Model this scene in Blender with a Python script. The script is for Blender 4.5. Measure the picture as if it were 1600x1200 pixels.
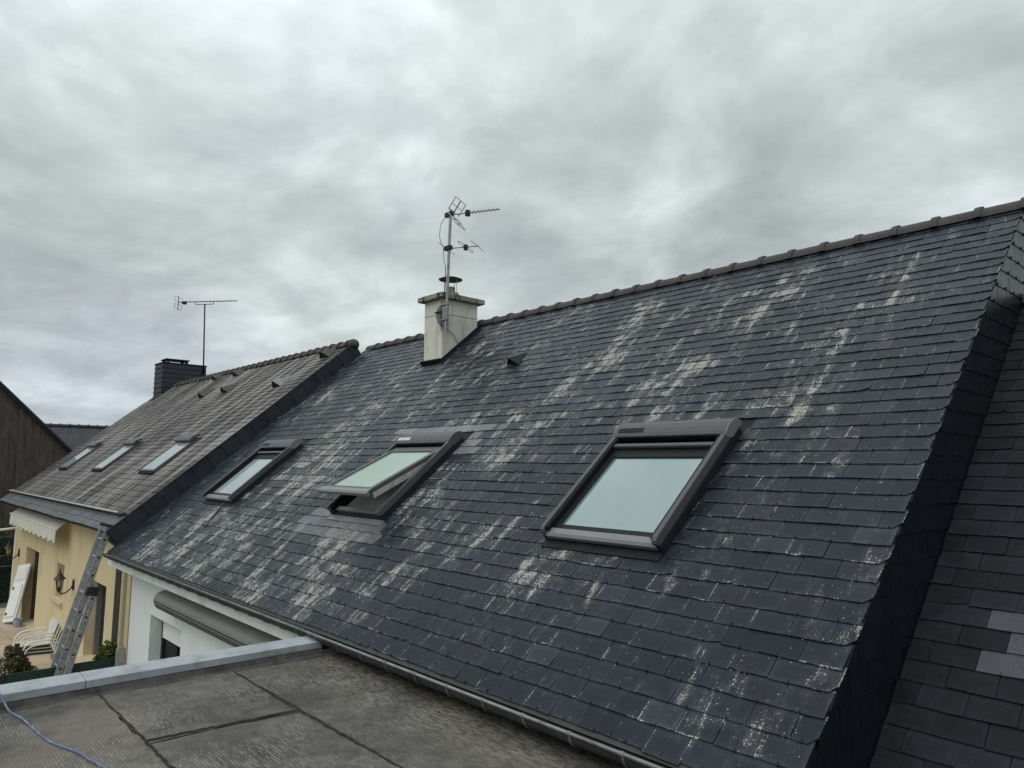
import bpy, math, random
from mathutils import Vector, Matrix
random.seed(11)
rad = math.radians
for o in list(bpy.data.objects):
    bpy.data.objects.remove(o)
scene = bpy.context.scene
COL = scene.collection

# ------------------------------------------------------------------ camera
CAM = Vector((1.616, -3.04, 1.409)); FPX = 1131.0
YAW, PIT, ROL = 0.842325, 0.112543, 0.009107
def cam_basis():
    cy, sy, cp, sp = math.cos(YAW), math.sin(YAW), math.cos(PIT), math.sin(PIT)
    fwd = Vector((-sy*cp, cy*cp, sp)); right = Vector((cy, sy, 0)); up = right.cross(fwd)
    cr, sr = math.cos(ROL), math.sin(ROL)
    return right*cr + up*sr, right*-sr + up*cr, fwd
C_R, C_U, C_F = cam_basis()
cd = bpy.data.cameras.new('camera'); cam = bpy.data.objects.new('camera', cd); COL.objects.link(cam)
cam.matrix_world = Matrix(((C_R.x, C_U.x, -C_F.x, CAM.x), (C_R.y, C_U.y, -C_F.y, CAM.y), (C_R.z, C_U.z, -C_F.z, CAM.z), (0, 0, 0, 1)))
cd.sensor_fit = 'HORIZONTAL'; cd.sensor_width = 36; cd.lens = 36*FPX/1600; cd.clip_start = .05; cd.clip_end = 2000
scene.camera = cam
def project(p):
    d = Vector(p)-CAM; z = d.dot(C_F)
    if z < .05: return None
    return (800+FPX*d.dot(C_R)/z, 600-FPX*d.dot(C_U)/z)

# ------------------------------------------------------------------ node helper
class NT:
    def __init__(s, tree): s.t = tree; tree.nodes.clear()
    def n(s, typ, props=None, **inp):
        nd = s.t.nodes.new(typ)
        for k, v in (props or {}).items(): setattr(nd, k, v)
        for k, v in inp.items():
            key = int(k[1:]) if k[0] == '_' else k.replace('__', ' ')
            s.set(nd.inputs[key], v)
        return nd
    def set(s, sock, v):
        if isinstance(v, bpy.types.NodeSocket): s.t.links.new(v, sock)
        elif isinstance(v, bpy.types.Node): s.t.links.new(v.outputs[0], sock)
        else: sock.default_value = v
    def m(s, op, a, b=0.0, c=0.0, clamp=False):
        return s.n('ShaderNodeMath', {'operation': op, 'use_clamp': clamp}, _0=a, _1=b, _2=c).outputs[0]
    def vm(s, op, a, b=(0, 0, 0)):
        return s.n('ShaderNodeVectorMath', {'operation': op}, _0=a, _1=b).outputs[0]
    def mix(s, f, a, b, blend='MIX'):
        nd = s.n('ShaderNodeMix', {'data_type': 'RGBA', 'blend_type': blend})
        s.set(nd.inputs[0], f); s.set(nd.inputs[6], a); s.set(nd.inputs[7], b)
        return nd.outputs[2]
    def noise(s, vec, scale, detail=4, rough=.55, dist=0.0):
        return s.n('ShaderNodeTexNoise', None, Vector=vec, Scale=scale, Detail=detail, Roughness=rough, Distortion=dist).outputs[0]
    def ss(s, x, lo, hi, a=0.0, b=1.0):
        return s.n('ShaderNodeMapRange', {'interpolation_type': 'SMOOTHSTEP'}, _0=x, _1=lo, _2=hi, _3=a, _4=b).outputs[0]
    def lin(s, x, lo, hi, a=0.0, b=1.0):
        return s.n('ShaderNodeMapRange', None, _0=x, _1=lo, _2=hi, _3=a, _4=b).outputs[0]
    def ramp(s, f, stops):
        nd = s.n('ShaderNodeValToRGB', None, Fac=f); el = nd.color_ramp.elements
        while len(el) < len(stops): el.new(.5)
        for e, (p, c) in zip(el, stops): e.position = p; e.color = (*c, 1)
        return nd.outputs[0]
def c4(c): return (c[0], c[1], c[2], 1)

# ------------------------------------------------------------------ overcast world
SUN_DIR = Vector((0.10, -0.52, 0.76)).normalized()     # towards the sun, behind the cloud deck
world = bpy.data.worlds.new('World'); scene.world = world; world.use_nodes = True
w = NT(world.node_tree)
sky = w.n('ShaderNodeTexSky', {'sky_type': 'NISHITA', 'sun_disc': False, 'sun_elevation': math.asin(SUN_DIR.z),
          'sun_rotation': math.atan2(SUN_DIR.x, SUN_DIR.y)})
gen = w.n('ShaderNodeTexCoord').outputs['Generated']
sp = w.n('ShaderNodeSeparateXYZ', None, Vector=gen)
zz = w.m('ADD', w.m('ABSOLUTE', sp.outputs[2]), .30)
flat = w.n('ShaderNodeCombineXYZ', None, X=w.m('DIVIDE', sp.outputs[0], zz), Y=w.m('DIVIDE', sp.outputs[1], zz), Z=.37)
fl = w.vm('ADD', flat, (-2.4, 1.1, 0))
nA = w.noise(fl, 1.0, 6, .52, .35)
nB = w.noise(w.vm('ADD', fl, (9, 4, 2)), 2.9, 6, .55, .35)
nD = w.noise(w.vm('ADD', fl, (1, 6, 7)), 5.5, 5, .6, .6)
nC = w.noise(w.vm('ADD', fl, (2, 8, 5)), .8, 3, .5)
wob = w.n('ShaderNodeTexNoise', None, Vector=fl, Scale=1.6, Detail=4, Roughness=.55).outputs[1]
puff = w.n('ShaderNodeTexVoronoi', {'feature': 'SMOOTH_F1'}, Vector=w.vm('ADD', fl, w.vm('MULTIPLY', wob, (1.1, 1.1, 0))), Scale=1.9, Smoothness=1.0).outputs['Distance']
nA = w.m('ADD', nA, w.m('MULTIPLY', w.m('SUBTRACT', .42, puff), .42))
cl = w.m('ADD', w.m('MULTIPLY', nA, .50), w.m('ADD', w.m('MULTIPLY', nB, .40), w.m('MULTIPLY', nD, .10)))
ccol = w.ramp(cl, [(.39, (.335, .36, .38)), (.475, (.435, .46, .48)), (.545, (.55, .58, .595)), (.625, (.735, .765, .785)), (.71, (.84, .87, .89))])
tint = w.mix(w.ss(nC, .4, .6), (.95, .985, 1.03, 1), (.965, 1.02, .975, 1))
ccol = w.mix(1.0, ccol, tint, 'MULTIPLY')
# an overcast sky is brighter overhead than near the horizon
zen = w.m('MULTIPLY', w.m('ADD', 1.0, w.m('MULTIPLY', w.m('POWER', w.m('ABSOLUTE', sp.outputs[2]), 2.0), 1.0)), w.m('ADD', 10.0, w.m('MULTIPLY', w.ss(w.m('ABSOLUTE', sp.outputs[2]), .22, 0.0), 1.8)))
ccol = w.mix(1.0, ccol, w.n('ShaderNodeCombineColor', None, _0=zen, _1=zen, _2=zen), 'MULTIPLY')
skyc = w.mix(.97, sky.outputs[0], ccol)
bg = w.n('ShaderNodeBackground', None, Color=skyc, Strength=.1)
w.n('ShaderNodeOutputWorld', None, Surface=bg)

ld = bpy.data.lights.new('sun', 'SUN'); sun = bpy.data.objects.new('sun', ld); COL.objects.link(sun)
ld.energy = 1.25; ld.angle = rad(65); ld.color = (1, .965, .92)
sun.location = SUN_DIR*60; sun.rotation_euler = SUN_DIR.to_track_quat('Z', 'Y').to_euler()
vs = scene.view_settings
vs.view_transform = 'Standard'; vs.look = 'None'; vs.exposure = 0.08; vs.gamma = 1.0; vs.use_curve_mapping = False

# ------------------------------------------------------------------ roof frame
TH = rad(39.7175); SN, CS = math.sin(TH), math.cos(TH)
def RP(u, v, wv=0.0): return (u, v*CS - wv*SN, v*SN + wv*CS)
def uvw(off=0.0): return lambda p: RP(p[0], p[1], p[2]+off)
LEFT = -11.388

# ------------------------------------------------------------------ mesh helpers
WORLD_ORG = {}
class MB:
    def __init__(s, xf=None): s.v = []; s.f = []; s.xf = xf; s.a = {}
    def p(s, q):
        s.v.append(tuple(s.xf(q)) if s.xf else tuple(q)); return len(s.v)-1
    def face(s, *q): s.f.append(tuple(s.p(x) for x in q))
    def box(s, x0, x1, y0, y1, z0, z1):
        i = [s.p((x, y, z)) for z in (z0, z1) for y in (y0, y1) for x in (x0, x1)]
        for q in ((0, 2, 3, 1), (4, 5, 7, 6), (0, 1, 5, 4), (2, 6, 7, 3), (0, 4, 6, 2), (1, 3, 7, 5)): s.f.append(tuple(i[k] for k in q))
        return s
    def prism(s, prof, x0, x1, axis=0, cap=True):
        """profile (a,b) pairs extruded along axis 0 (x): point=(x,a,b); axis 1: (a,y,b); axis 2: (a,b,z)"""
        def mk(x, a, b): return (x, a, b) if axis == 0 else ((a, x, b) if axis == 1 else (a, b, x))
        A = [s.p(mk(x0, a, b)) for a, b in prof]; B = [s.p(mk(x1, a, b)) for a, b in prof]; n = len(prof)
        for k in range(n): s.f.append((A[k], A[(k+1) % n], B[(k+1) % n], B[k]))
        if cap: s.f.append(tuple(A[::-1])); s.f.append(tuple(B))
        return s
    def tube(s, pts, r, n=8, cap=True):
        pts = [Vector(p) for p in pts]; rings = []; prev = None
        for i, p in enumerate(pts):
            d = (pts[min(i+1, len(pts)-1)]-pts[max(i-1, 0)]).normalized()
            a = prev if prev and abs(prev.dot(d)) < .95 else (Vector((0, 0, 1)) if abs(d.z) < .9 else Vector((1, 0, 0)))
            x = d.cross(a).normalized(); y = x.cross(d); prev = a
            rr = r[i] if isinstance(r, (list, tuple)) else r
            rings.append([s.p(p+(x*math.cos(2*math.pi*k/n)+y*math.sin(2*math.pi*k/n))*rr) for k in range(n)])
        for A, B in zip(rings, rings[1:]):
            for k in range(n): s.f.append((A[k], A[(k+1) % n], B[(k+1) % n], B[k]))
        if cap: s.f.append(tuple(rings[0][::-1])); s.f.append(tuple(rings[-1]))
        return s
    def lathe(s, prof, c, n=20):
        """(r,z) rings about a vertical axis through c"""
        R = [[s.p((c[0]+r*math.cos(2*math.pi*k/n), c[1]+r*math.sin(2*math.pi*k/n), c[2]+z)) for k in range(n)] for r, z in prof]
        for A, B in zip(R, R[1:]):
            for k in range(n): s.f.append((A[k], A[(k+1) % n], B[(k+1) % n], B[k]))
        s.f.append(tuple(R[0][::-1])); s.f.append(tuple(R[-1])); return s
    def mesh(s, name, org=(0, 0, 0), smooth=False):
        me = bpy.data.meshes.new(name)
        me.from_pydata([(x-org[0], y-org[1], z-org[2]) for x, y, z in s.v], [], s.f)
        for k, (typ, data) in s.a.items():
            at = me.attributes.new(k, typ, 'POINT')
            if typ == 'FLOAT': at.data.foreach_set('value', data)
            else: at.data.foreach_set('vector', [c for q in data for c in q])
        if smooth: me.polygons.foreach_set('use_smooth', [True]*len(me.polygons))
        me.update(); return me
    def build(s, name, mat, parent=None, smooth=False, bevel=0, kind=None, org=None, auto=None):
        if org is None:
            n = len(s.v); org = tuple((min(q[k] for q in s.v)+max(q[k] for q in s.v))/2 for k in range(2))+(min(q[2] for q in s.v),)
        me = s.mesh(name, org, smooth); me.materials.append(mat)
        o = link(name, me, org, parent)
        if bevel:
            b = o.modifiers.new('bevel', 'BEVEL'); b.width = bevel; b.segments = 2; b.limit_method = 'ANGLE'; b.angle_limit = rad(40)
        if auto:
            me.polygons.foreach_set('use_smooth', [True]*len(me.polygons)); me.set_sharp_from_angle(angle=rad(auto))
        if kind: o['kind'] = kind
        return o
def link(name, data, org, parent=None):
    o = bpy.data.objects.new(name, data); COL.objects.link(o)
    po = WORLD_ORG[parent.name] if parent else (0, 0, 0)
    o.location = tuple(org[k]-po[k] for k in range(3)); o.parent = parent
    WORLD_ORG[o.name] = tuple(org); return o
def thing(name, loc, label, cat, group=None):
    o = link(name, None, loc); o.empty_display_size = .3; return tag(o, label, cat, group)
def tag(o, label, cat, group=None):
    o['label'] = label; o['category'] = cat
    if group: o['group'] = group
    return o
def J(a): return random.uniform(-a, a)

# ------------------------------------------------------------------ materials
def newmat(name):
    m = bpy.data.materials.new(name); m.use_nodes = True; return m, NT(m.node_tree)
def plain(name, col, rough=.6, metal=0.0, var=.18, scale=6.0, bump=0.0, bscale=60, dirt=None, dscale=2.0, damt=.5, spec=.5, stretch=None):
    m, t = newmat(name)
    geo = t.n('ShaderNodeNewGeometry').outputs['Position']
    vec = t.vm('MULTIPLY', geo, stretch) if stretch else geo
    n1 = t.noise(vec, scale, 5, .6)
    k = t.lin(n1, .25, .75, 1-var, 1+var)
    col1 = t.mix(1.0, c4(col), t.n('ShaderNodeCombineColor', None, _0=k, _1=k, _2=k), 'MULTIPLY')
    if dirt:
        n2 = t.noise(t.vm('ADD', vec, (7, 3, 1)), dscale, 6, .62)
        col1 = t.mix(t.m('MULTIPLY', t.ss(n2, .48, .66), damt), col1, c4(dirt))
    b = t.n('ShaderNodeBsdfPrincipled', None, Base__Color=col1, Metallic=metal,
            Roughness=t.lin(n1, .25, .75, max(.02, rough-.07), min(1, rough+.07)))
    b.inputs['Specular IOR Level'].default_value = spec
    if bump:
        bn = t.noise(geo, bscale, 5, .6)
        t.set(b.inputs['Normal'], t.n('ShaderNodeBump', None, Strength=bump, Distance=.01, Height=bn))
    t.n('ShaderNodeOutputMaterial', None, Surface=b); return m

def slate_mat(name, stops, lichen=1.0, streak=None, patch=(.85, 1.18), rough=.42, edge=.35, newcol=(.165, .168, .182), spec=.5):
    """natural slate: per-slate tint (rnd), pale edges (suv), lichen (lich), all on metre coordinates (muv)"""
    m, t = newmat(name)
    at = lambda k: t.n('ShaderNodeAttribute', {'attribute_name': k})
    muv = at('muv').outputs['Vector']; rnd = at('rnd').outputs['Fac']; lich = at('lich').outputs['Fac']; neu = at('neu').outputs['Fac']
    suv = t.n('ShaderNodeSeparateXYZ', None, Vector=at('suv').outputs['Vector'])
    su, sv = suv.outputs[0], suv.outputs[1]
    base = t.ramp(rnd, stops)
    n1 = t.noise(muv, 5.5, 6, .6); n0 = t.noise(t.vm('ADD', muv, (5, 9, 0)), .7, 3, .5)
    fine = t.noise(muv, 55, 4, .6)
    k = t.m('MULTIPLY', t.lin(n1, .28, .72, .65, 1.35), t.lin(n0, .3, .7, *patch))
    k = t.m('MULTIPLY', k, t.lin(fine, .3, .7, .9, 1.1))
    # pale weathered rim of each slate
    du = t.m('MINIMUM', su, t.m('SUBTRACT', 1.0, su)); du = t.m('MULTIPLY', du, 1.7)
    dv = t.m('MINIMUM', sv, t.m('SUBTRACT', .94, sv))
    d = t.m('MINIMUM', du, dv)
    rim = t.m('MULTIPLY', t.ss(d, .26, .06), t.lin(n1, .3, .7, .3, 1.0))
    k = t.m('MULTIPLY', k, t.m('ADD', 1.0, t.m('MULTIPLY', rim, edge)))
    col = t.mix(1.0, base, t.n('ShaderNodeCombineColor', None, _0=k, _1=k, _2=k), 'MULTIPLY')
    if streak:
        sv_ = t.vm('MULTIPLY', muv, (2.6, .16, 1)); s1 = t.noise(sv_, 1.6, 6, .62, .15)
        s2 = t.noise(t.vm('MULTIPLY', muv, (6, .9, 1)), 1.5, 5, .6)
        f = t.ss(t.m('ADD', t.m('MULTIPLY', s1, .75), t.m('MULTIPLY', s2, .25)), .47, .59)
        col = t.mix(t.m('MULTIPLY', f, .75), col, c4(streak))
    kn = t.m('MULTIPLY', t.lin(n1, .28, .72, .8, 1.2), t.lin(fine, .3, .7, .86, 1.14))
    kn = t.m('MULTIPLY', kn, t.lin(rnd, 0, 1, .85, 1.12))
    col = t.mix(neu, col, t.mix(1.0, c4(newcol), t.n('ShaderNodeCombineColor', None, _0=kn, _1=kn, _2=kn), 'MULTIPLY'))
    # lichen: broad runs set by lich, broken into specks
    st = t.noise(t.vm('MULTIPLY', muv, (5, .9, 1)), 1.7, 5, .6, .2)
    blot = t.noise(t.vm('ADD', muv, (1, 4, 0)), 13, 4, .6)
    hsh = t.m('FRACT', t.m('MULTIPLY', rnd, 37.7))
    stv = t.lin(st, .34, .66, .38, 1.35)
    cover = t.m('ADD', t.m('MULTIPLY', lich, t.m('MULTIPLY', stv, t.lin(hsh, 0, 1, .5, 1.2))), t.m('MULTIPLY', t.ss(st, .50, .66), t.m('MULTIPLY', hsh, .50)))
    cover = t.m('MULTIPLY', cover, t.lin(blot, .3, .7, .3, 1.4))
    jn = t.noise(t.vm('ADD', muv, (3, 3, 0)), 3.1, 4, .6)
    joint = t.m('MULTIPLY', t.ss(du, .07, .015), t.m('MULTIPLY', t.ss(jn, .45, .58), t.ss(hsh, .25, .7)))
    bott = t.m('MULTIPLY', t.ss(sv, .09, .02), t.ss(jn, .56, .66))
    cover = t.m('ADD', cover, t.m('MULTIPLY', t.m('MAXIMUM', joint, bott), .8*lichen))
    sp1 = t.noise(t.vm('MULTIPLY', muv, (1, .8, 1)), 92, 5, .66)
    thr = t.m('SUBTRACT', .72, t.m('MULTIPLY', t.m('MINIMUM', cover, 1.0), .255))
    mask = t.ss(t.m('SUBTRACT', sp1, thr), -.04, .075)
    vor = t.n('ShaderNodeTexVoronoi', None, Vector=t.vm('ADD', muv, (.3, .7, 0)), Scale=19.0)
    spot = t.m('MULTIPLY', t.ss(t.m('ADD', vor.outputs['Distance'], t.m('MULTIPLY', fine, .06)), .135, .10), t.ss(blot, .52, .62))
    mask = t.m('MAXIMUM', mask, t.m('MULTIPLY', spot, t.ss(cover, .06, .2)))
    v2 = t.n('ShaderNodeTexVoronoi', None, Vector=t.vm('ADD', muv, (.9, .2, 0)), Scale=58.0)
    sel = t.n('ShaderNodeSeparateColor', None, Color=v2.outputs['Color'])
    dots = t.m('MULTIPLY', t.ss(v2.outputs['Distance'], t.lin(sel.outputs[0], 0, 1, .10, .34), .06), t.m('LESS_THAN', sel.outputs[1], t.m('ADD', .035, t.m('MULTIPLY', cover, .55))))
    mask = t.m('MAXIMUM', mask, t.m('MULTIPLY', dots, .9))
    mask = t.m('MULTIPLY', mask, t.m('MULTIPLY', t.m('SUBTRACT', 1.0, neu), lichen))
    lcol = t.ramp(t.noise(muv, 23, 3, .6), [(.32, (.31, .31, .265)), (.5, (.45, .445, .395)), (.68, (.59, .58, .535))])
    film = t.m('MULTIPLY', t.m('MULTIPLY', t.ss(cover, .1, .9), .16), lichen)
    col = t.mix(film, col, (.27, .275, .255, 1))
    col = t.mix(t.m('MULTIPLY', mask, .92), col, lcol)
    b = t.n('ShaderNodeBsdfPrincipled', None, Base__Color=col,
            Roughness=t.m('ADD', t.lin(n1, .3, .7, rough-.07, rough+.1), t.m('MULTIPLY', mask, .35), clamp=True))
    b.inputs['Specular IOR Level'].default_value = spec
    h = t.m('ADD', t.m('MULTIPLY', fine, .35), t.m('ADD', t.m('MULTIPLY', n1, .8), t.m('MULTIPLY', mask, .22)))
    t.set(b.inputs['Normal'], t.n('ShaderNodeBump', None, Strength=.5, Distance=.004, Height=h))
    t.n('ShaderNodeOutputMaterial', None, Surface=b); return m

M = {}
M['slate'] = slate_mat('blue_slate', [(0, (.0055, .0085, .0135)), (.12, (.0085, .0125, .0190)), (.4, (.0115, .0145, .0225)), (.6, (.0135, .0152, .0235)), (.85, (.0085, .0140, .0190)), (.95, (.0165, .0205, .0285)), (1, (.024, .028, .036))], edge=.8, rough=.42, spec=.24)
M['slate_old'] = slate_mat('weathered_brown_slate', [(0, (.042, .037, .035)), (.4, (.057, .051, .048)), (.75, (.070, .063, .059)), (1, (.090, .082, .077))], lichen=.25, streak=(.29, .28, .262), patch=(.45, 1.3), spec=.28, rough=.62, newcol=(.115, .125, .13))
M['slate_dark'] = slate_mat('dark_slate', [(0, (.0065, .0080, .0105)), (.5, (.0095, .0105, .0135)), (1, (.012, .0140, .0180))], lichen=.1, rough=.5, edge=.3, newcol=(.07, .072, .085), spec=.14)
M['slate_cheek'] = plain('cheek_slate', (.0045, .0075, .0115), .34, var=.3, scale=5, bump=.15, spec=.32)
M['verge_slate'] = plain('verge_slate', (.022, .026, .034), .5, var=.5, scale=4, bump=.2, spec=.35)
M['batten'] = plain('dark_underlay', (.008, .008, .009), .9)
M['hook'] = plain('black_steel_hook', (.012, .012, .013), .5, metal=.3)
M['ridge'] = plain('grey_ridge_tile', (.056, .053, .052), .85, var=.3, scale=9, bump=.3, dirt=(.035, .034, .033), dscale=4, damt=.5)
M['ridge_old'] = plain('mossy_ridge_tile', (.075, .066, .058), .9, var=.4, scale=12, bump=.5, dirt=(.025, .022, .02), dscale=9, damt=.7)
M['zinc'] = plain('zinc_gutter', (.19, .197, .195), .45, metal=.55, var=.3, scale=7, dirt=(.05, .05, .048), dscale=5, damt=.6)
M['zinc_dark'] = plain('grimy_zinc', (.05, .052, .052), .6, metal=.3, var=.3, scale=7, dirt=(.02, .02, .02), dscale=6)
M['zinc_light'] = plain('pale_zinc_edge', (.42, .42, .40), .5, metal=.2, var=.25, scale=9, dirt=(.16, .15, .14), dscale=5)
M['coping'] = plain('grey_metal_coping', (.36, .385, .40), .42, metal=.3, var=.14, scale=5, dirt=(.235, .245, .245), dscale=5, damt=.75, bump=.06)
M['render_cream'] = plain('cream_chimney_render', (.63, .605, .525), .85, var=.08, scale=5, bump=.25, dirt=(.40, .38, .325), dscale=4.2, damt=.7, stretch=(1.4, 1.4, .4))
M['cap'] = plain('stained_concrete_cap', (.25, .24, .21), .9, var=.5, scale=16, bump=.5, dirt=(.022, .021, .02), dscale=9, damt=1.0, stretch=(1, 1, .25))
M['white_wall'] = plain('white_render_wall', (.80, .81, .81), .85, var=.03, scale=3, bump=.1, dirt=(.66, .67, .67), dscale=1.2, damt=.4)
M['white_paint'] = plain('white_painted_board', (.72, .73, .72), .6, var=.06, scale=4, dirt=(.45, .45, .43), dscale=2.5, damt=.5)
M['yellow_wall'] = plain('yellow_render_wall', (.66, .545, .335), .88, var=.05, scale=3, bump=.15, dirt=(.50, .405, .25), dscale=1.6, damt=.65, stretch=(1.6, 1, .45))
M['beige_trim'] = plain('beige_trim', (.50, .43, .31), .8, var=.06)
M['grey_metal'] = plain('grey_coated_metal', (.082, .083, .086), .42, metal=.1, var=.08, scale=5, spec=.3)
M['grey_mid'] = plain('mid_grey_metal', (.19, .19, .192), .4, metal=.1, var=.08, scale=5)
M['black_metal'] = plain('black_coated_metal', (.008, .009, .010), .5, var=.15, spec=.2)
M['dark_lead'] = plain('dark_flashing', (.013, .016, .019), .65, var=.25, scale=8, spec=.2)
M['galv'] = plain('galvanised_tube', (.30, .31, .31), .45, metal=.6, var=.25, scale=12, dirt=(.12, .11, .10), dscale=9, damt=.4)
M['alu_dull'] = plain('dull_aluminium', (.17, .17, .175), .4, metal=.7, var=.2, scale=10)
M['alu'] = plain('ladder_aluminium', (.42, .43, .44), .45, metal=.55, var=.15, scale=10, dirt=(.18, .18, .18), dscale=18, damt=.55)
M['aluface'] = plain('ladder_side_worn', (.24, .24, .24), .6, metal=.3, var=.3, scale=14, dirt=(.5, .5, .48), dscale=24, damt=.7)
M['rubber'] = plain('black_plastic', (.012, .012, .013), .55)
M['interior'] = plain('white_reveal', (.78, .82, .77), .7, var=.05)
M['pvc'] = plain('white_pvc', (.78, .78, .75), .4, var=.03)
M['chair'] = plain('white_garden_furniture', (.74, .73, .67), .45, var=.05, dirt=(.58, .56, .5), dscale=6, damt=.4)
M['mesh_seat'] = plain('beige_mesh_fabric', (.55, .54, .48), .7, var=.08)
M['awning_grey'] = plain('taupe_awning_case', (.235, .228, .21), .45, var=.08, scale=4, dirt=(.17, .165, .15), dscale=2, damt=.5)
M['awning_cloth'] = plain('cream_awning_cloth', (.60, .585, .50), .85, var=.1, scale=8, stretch=(8, 1, .3), dirt=(.42, .42, .36), dscale=5, damt=.5)
M['lantern'] = plain('bronze_lantern', (.035, .028, .022), .45, metal=.4, var=.3)
M['amber'] = plain('lantern_glass', (.35, .29, .15), .15, var=.2)
M['green_screen'] = plain('dark_green_screen', (.012, .033, .026), .75, var=.4, scale=4, stretch=(1, 40, .4), bump=.2)
M['concrete'] = plain('grey_concrete_post', (.30, .29, .26), .9, var=.25, scale=14, bump=.4, dirt=(.12, .13, .09), dscale=9)
M['brownlog'] = plain('brown_bark_logs', (.055, .036, .026), .95, var=.5, scale=25, stretch=(1, 1, .15), bump=.6)
M['gable'] = plain('brown_weathered_cladding', (.058, .044, .038), .9, var=.6, scale=3.5, stretch=(1, 3, .6), bump=.4, dirt=(.10, .092, .078), dscale=4, damt=.55)
M['far_roof'] = plain('far_dark_roof', (.030, .031, .035), .7, var=.45, scale=3, dirt=(.07, .07, .068), dscale=4, damt=.5)
M['ground'] = plain('grass_ground', (.06, .085, .035), .95, var=.5, scale=2.5, bump=.4, dirt=(.11, .10, .07), dscale=.4, damt=.6)
M['tile'] = plain('sandstone_tile', (.44, .36, .255), .85, var=.12, scale=3, bump=.2, dirt=(.34, .27, .19), dscale=3, damt=.6)
M['tile2'] = plain('sandstone_tile_pale', (.49, .41, .30), .85, var=.12, scale=3, bump=.2, dirt=(.36, .29, .2), dscale=3, damt=.6)
M['mortar'] = plain('patio_joint', (.20, .165, .12), .95)
M['brown_frame'] = plain('brown_door_frame', (.10, .065, .05), .5, var=.1)
M['blue_cable'] = plain('blue_cable_sheath', (.10, .14, .24), .55, var=.2, dirt=(.30, .32, .36), dscale=14, damt=.6)
M['cable'] = plain('grey_cable', (.05, .05, .05), .6)
M['bucket'] = plain('pale_blue_bucket', (.33, .38, .42), .5, var=.1)
M['label_white'] = plain('pale_sticker', (.5, .52, .52), .5)
M['stone_sill'] = plain('cream_stone_sill', (.58, .50, .36), .8, var=.1, bump=.2)
def glass_mat(name, col, ior):
    m, t = newmat(name)
    geo = t.n('ShaderNodeNewGeometry').outputs['Position']
    n = t.noise(geo, 9, 4, .6)
    dn = t.noise(t.vm('MULTIPLY', geo, (9, 1.2, 1.2)), 1.0, 6, .65)
    dust = t.m('MULTIPLY', t.ss(dn, .42, .8), .14)
    b = t.n('ShaderNodeBsdfPrincipled', None, Base__Color=t.mix(dust, c4(col), (.36, .38, .37, 1)), Roughness=t.m('ADD', t.lin(n, .3, .7, .02, .06), t.m('MULTIPLY', dust, .25)), IOR=ior)
    t.set(b.inputs['Normal'], t.n('ShaderNodeBump', None, Strength=.02, Distance=.01, Height=t.noise(geo, 1.5, 2, .5)))
    t.n('ShaderNodeOutputMaterial', None, Surface=b); return m
M['glass'] = glass_mat('blue_skylight_glass', (.12, .20, .205), 3.0)
M['glass_green'] = glass_mat('green_skylight_glass', (.26, .36, .28), 3.0)
M['glass_pale'] = glass_mat('pale_skylight_glass', (.32, .37, .39), 3.0)
M['glass_dark'] = glass_mat('dark_window_glass', (.01, .011, .012), 1.5)
def leaf_mat(name, a, b_):
    m, t = newmat(name)
    r = t.n('ShaderNodeAttribute', {'attribute_name': 'rnd'}).outputs['Fac']
    col = t.ramp(r, [(0, a), (1, b_)])
    d = t.n('ShaderNodeBsdfPrincipled', None, Base__Color=col, Roughness=.55)
    tr = t.n('ShaderNodeBsdfTranslucent', None, Color=col)
    mx = t.n('ShaderNodeMixShader', None, _0=.25, _1=d.outputs[0], _2=tr.outputs[0])
    t.n('ShaderNodeOutputMaterial', None, Surface=mx); return m
M['leaf_dark'] = leaf_mat('dark_hedge_leaf', (.010, .022, .008), (.035, .06, .02))
M['leaf_bush'] = leaf_mat('yellow_green_leaf', (.05, .075, .025), (.20, .19, .085))
M['leaf_fresh'] = leaf_mat('fresh_green_leaf', (.05, .09, .02), (.14, .19, .05))
M['leaf_brown'] = leaf_mat('dried_brown_leaf', (.03, .02, .014), (.075, .05, .035))
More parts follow.
